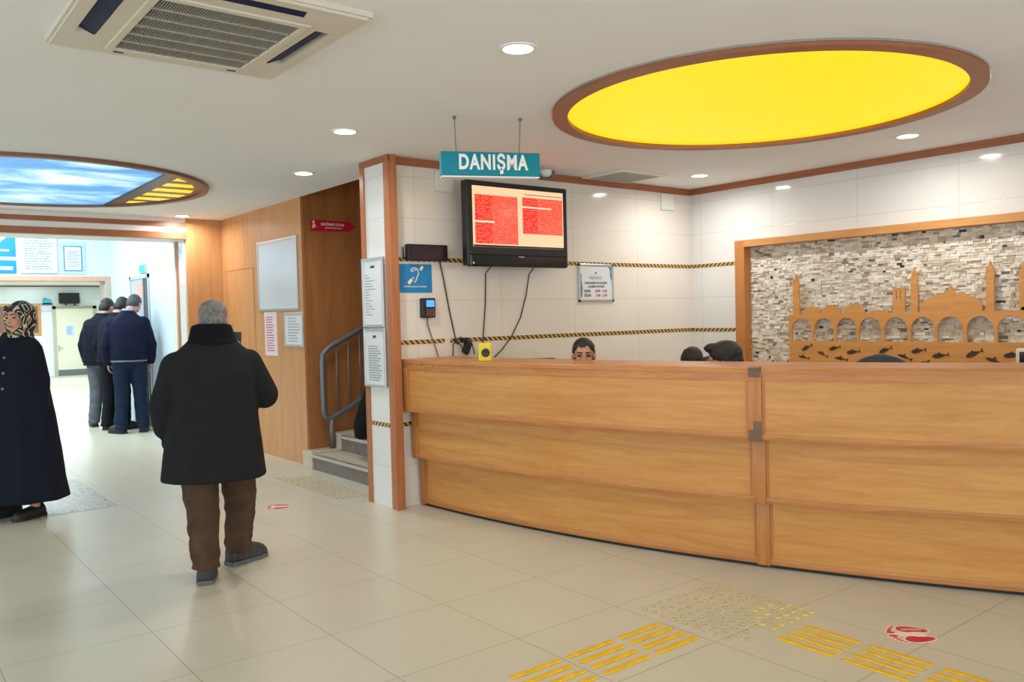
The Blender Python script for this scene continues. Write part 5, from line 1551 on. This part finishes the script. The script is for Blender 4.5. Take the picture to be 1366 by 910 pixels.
QUIFF = [('e', (0, -0.02, 0.05), (0.088, 0.104, 0.09)), ('e', (0, -0.055, -0.01), (0.08, 0.07, 0.085)), ('e', (0, 0.055, 0.095), (0.055, 0.06, 0.032)), ('e', (0.074, -0.02, 0.01), (0.016, 0.036, 0.06)), ('e', (-0.074, -0.02, 0.01), (0.016, 0.036, 0.06))]
seated('man with a thick black quiff behind the counter, turned to his colleague', (4.56, 3.44, 0), 325, 1.05, (0, 4, 0), M['hairblack'], M['navy2'], 1.155, QUIFF, chair_label='grey office chair under the man with the quiff behind the counter')

# ---- someone on the stairs, nearly all hidden by the column
s = 1.0
J = dict(s=s, head=(0.0, 0.06, 1.60), headrot=(0, 5, 0), neck=(0.0, 0.0, 1.46), pelvis=(0, 0, 0.92),
         sh=((-0.18, 0.0, 1.39), (0.18, 0.0, 1.39)), el=((-0.24, -0.02, 1.1), (0.24, 0.02, 1.1)), wr=((-0.23, 0.06, 0.88), (0.23, 0.08, 0.9)),
         hand=(((0.05, 0.15, -1), (1, 0, 0), -1, 0.35), ((-0.05, 0.15, -1), (-1, 0, 0), 1, 0.35)),
         hip=((-0.09, 0, 0.88), (0.09, 0, 0.88)), kn=((-0.09, 0.02, 0.5), (0.09, 0.02, 0.5)), an=((-0.1, -0.02, 0.1), (0.1, 0.02, 0.1)), toe=(4, -4), vox=0.009)
stp, Rh = person('person in a long black coat on the stairs, nearly hidden behind the column', (4.02, 6.96, 0.3145), 90, J, M['skin2'])
put_head(stp, HAIR_SHORT, J['head'], Rh, s, 'hair', M['hairblack'])
b = MB()
b.loft([ring_e((-k, -k, z), rx, ry, p=2.2) for z, k, rx, ry in ((0.06, .085, .25, .23), (0.2, .09, .25, .23), (0.45, .045, .22, .20), (0.8, 0, .19, .16), (1.1, 0, .19, .15), (1.3, 0, .19, .14), (1.4, 0, .17, .115), (1.47, 0, .09, .08), (1.5, 0, .075, .07))])
sleeves(b, J, 0.082, 0.07, 0.055, s, (0, 1), 0.05)
local(stp, remesh(b, 0.013, 4, 0.5, 0.006, 7), 'coat', M['collar'])
for i in (0, 1):
    shoe_parts(stp, J['an'][i], J['toe'][i], 0.27, 0.1, M['shoe'], M['shoe'])
# ------------------------------------------------------------------ light and camera
w = bpy.data.worlds.new('world'); S.world = w; w.use_nodes = True
bg = w.node_tree.nodes['Background']
bg.inputs[0].default_value = (0.86, 0.94, 1.0, 1); bg.inputs[1].default_value = 2.05
COOL = (0.74, 0.92, 1.0)
for x, y in ((1.8, 12.2), (1.8, 14.0), (-1.0, 12.2), (-1.0, 14.0), (-3.8, 13.0)):
    area('corridor_lamp', (x, y, 3.49), 1.1, 50, COOL, shape='SQUARE')
for x, y in ((3.6, 23.0), (4.72, 23.2)):
    area('far_lamp', (x, y, 2.725), 0.27, 14, COOL)
for x, y in ((2.0, 18.0), (4.5, 20.0), (4.5, 26.0), (2.0, 26.0), (0.0, 22.0)):
    area('far_panel_lamp', (x, y, 2.735), 0.9, 75, COOL, shape='SQUARE')
area('stair_lamp', (6.5, 7.0, 5.15), 0.5, 10, (1, 0.85, 0.7))

F = 1118.3
yaw, pitch, roll = R(38.31), R(-1.753), R(-1.4126)
fw_ = Vector((math.sin(yaw) * math.cos(pitch), math.cos(yaw) * math.cos(pitch), math.sin(pitch)))
r_ = Vector((math.cos(yaw), -math.sin(yaw), 0)); u_ = r_.cross(fw_)
rr_ = r_ * math.cos(roll) + u_ * math.sin(roll); uu_ = -r_ * math.sin(roll) + u_ * math.cos(roll)
cam = bpy.data.cameras.new('camera'); co = bpy.data.objects.new('camera', cam); COL.objects.link(co)
cam.sensor_width = 36.0; cam.lens = F / 1366 * 36.0; cam.clip_end = 100; cam.clip_start = 0.05
m = Matrix((rr_, uu_, -fw_)).transposed().to_4x4(); m.translation = (0, 0, 1.5)
co.matrix_world = m
S.camera = co
vs = S.view_settings
vs.view_transform = 'Standard'; vs.look = 'None'; vs.exposure = 0.42; vs.gamma = 1.0; vs.use_curve_mapping = False
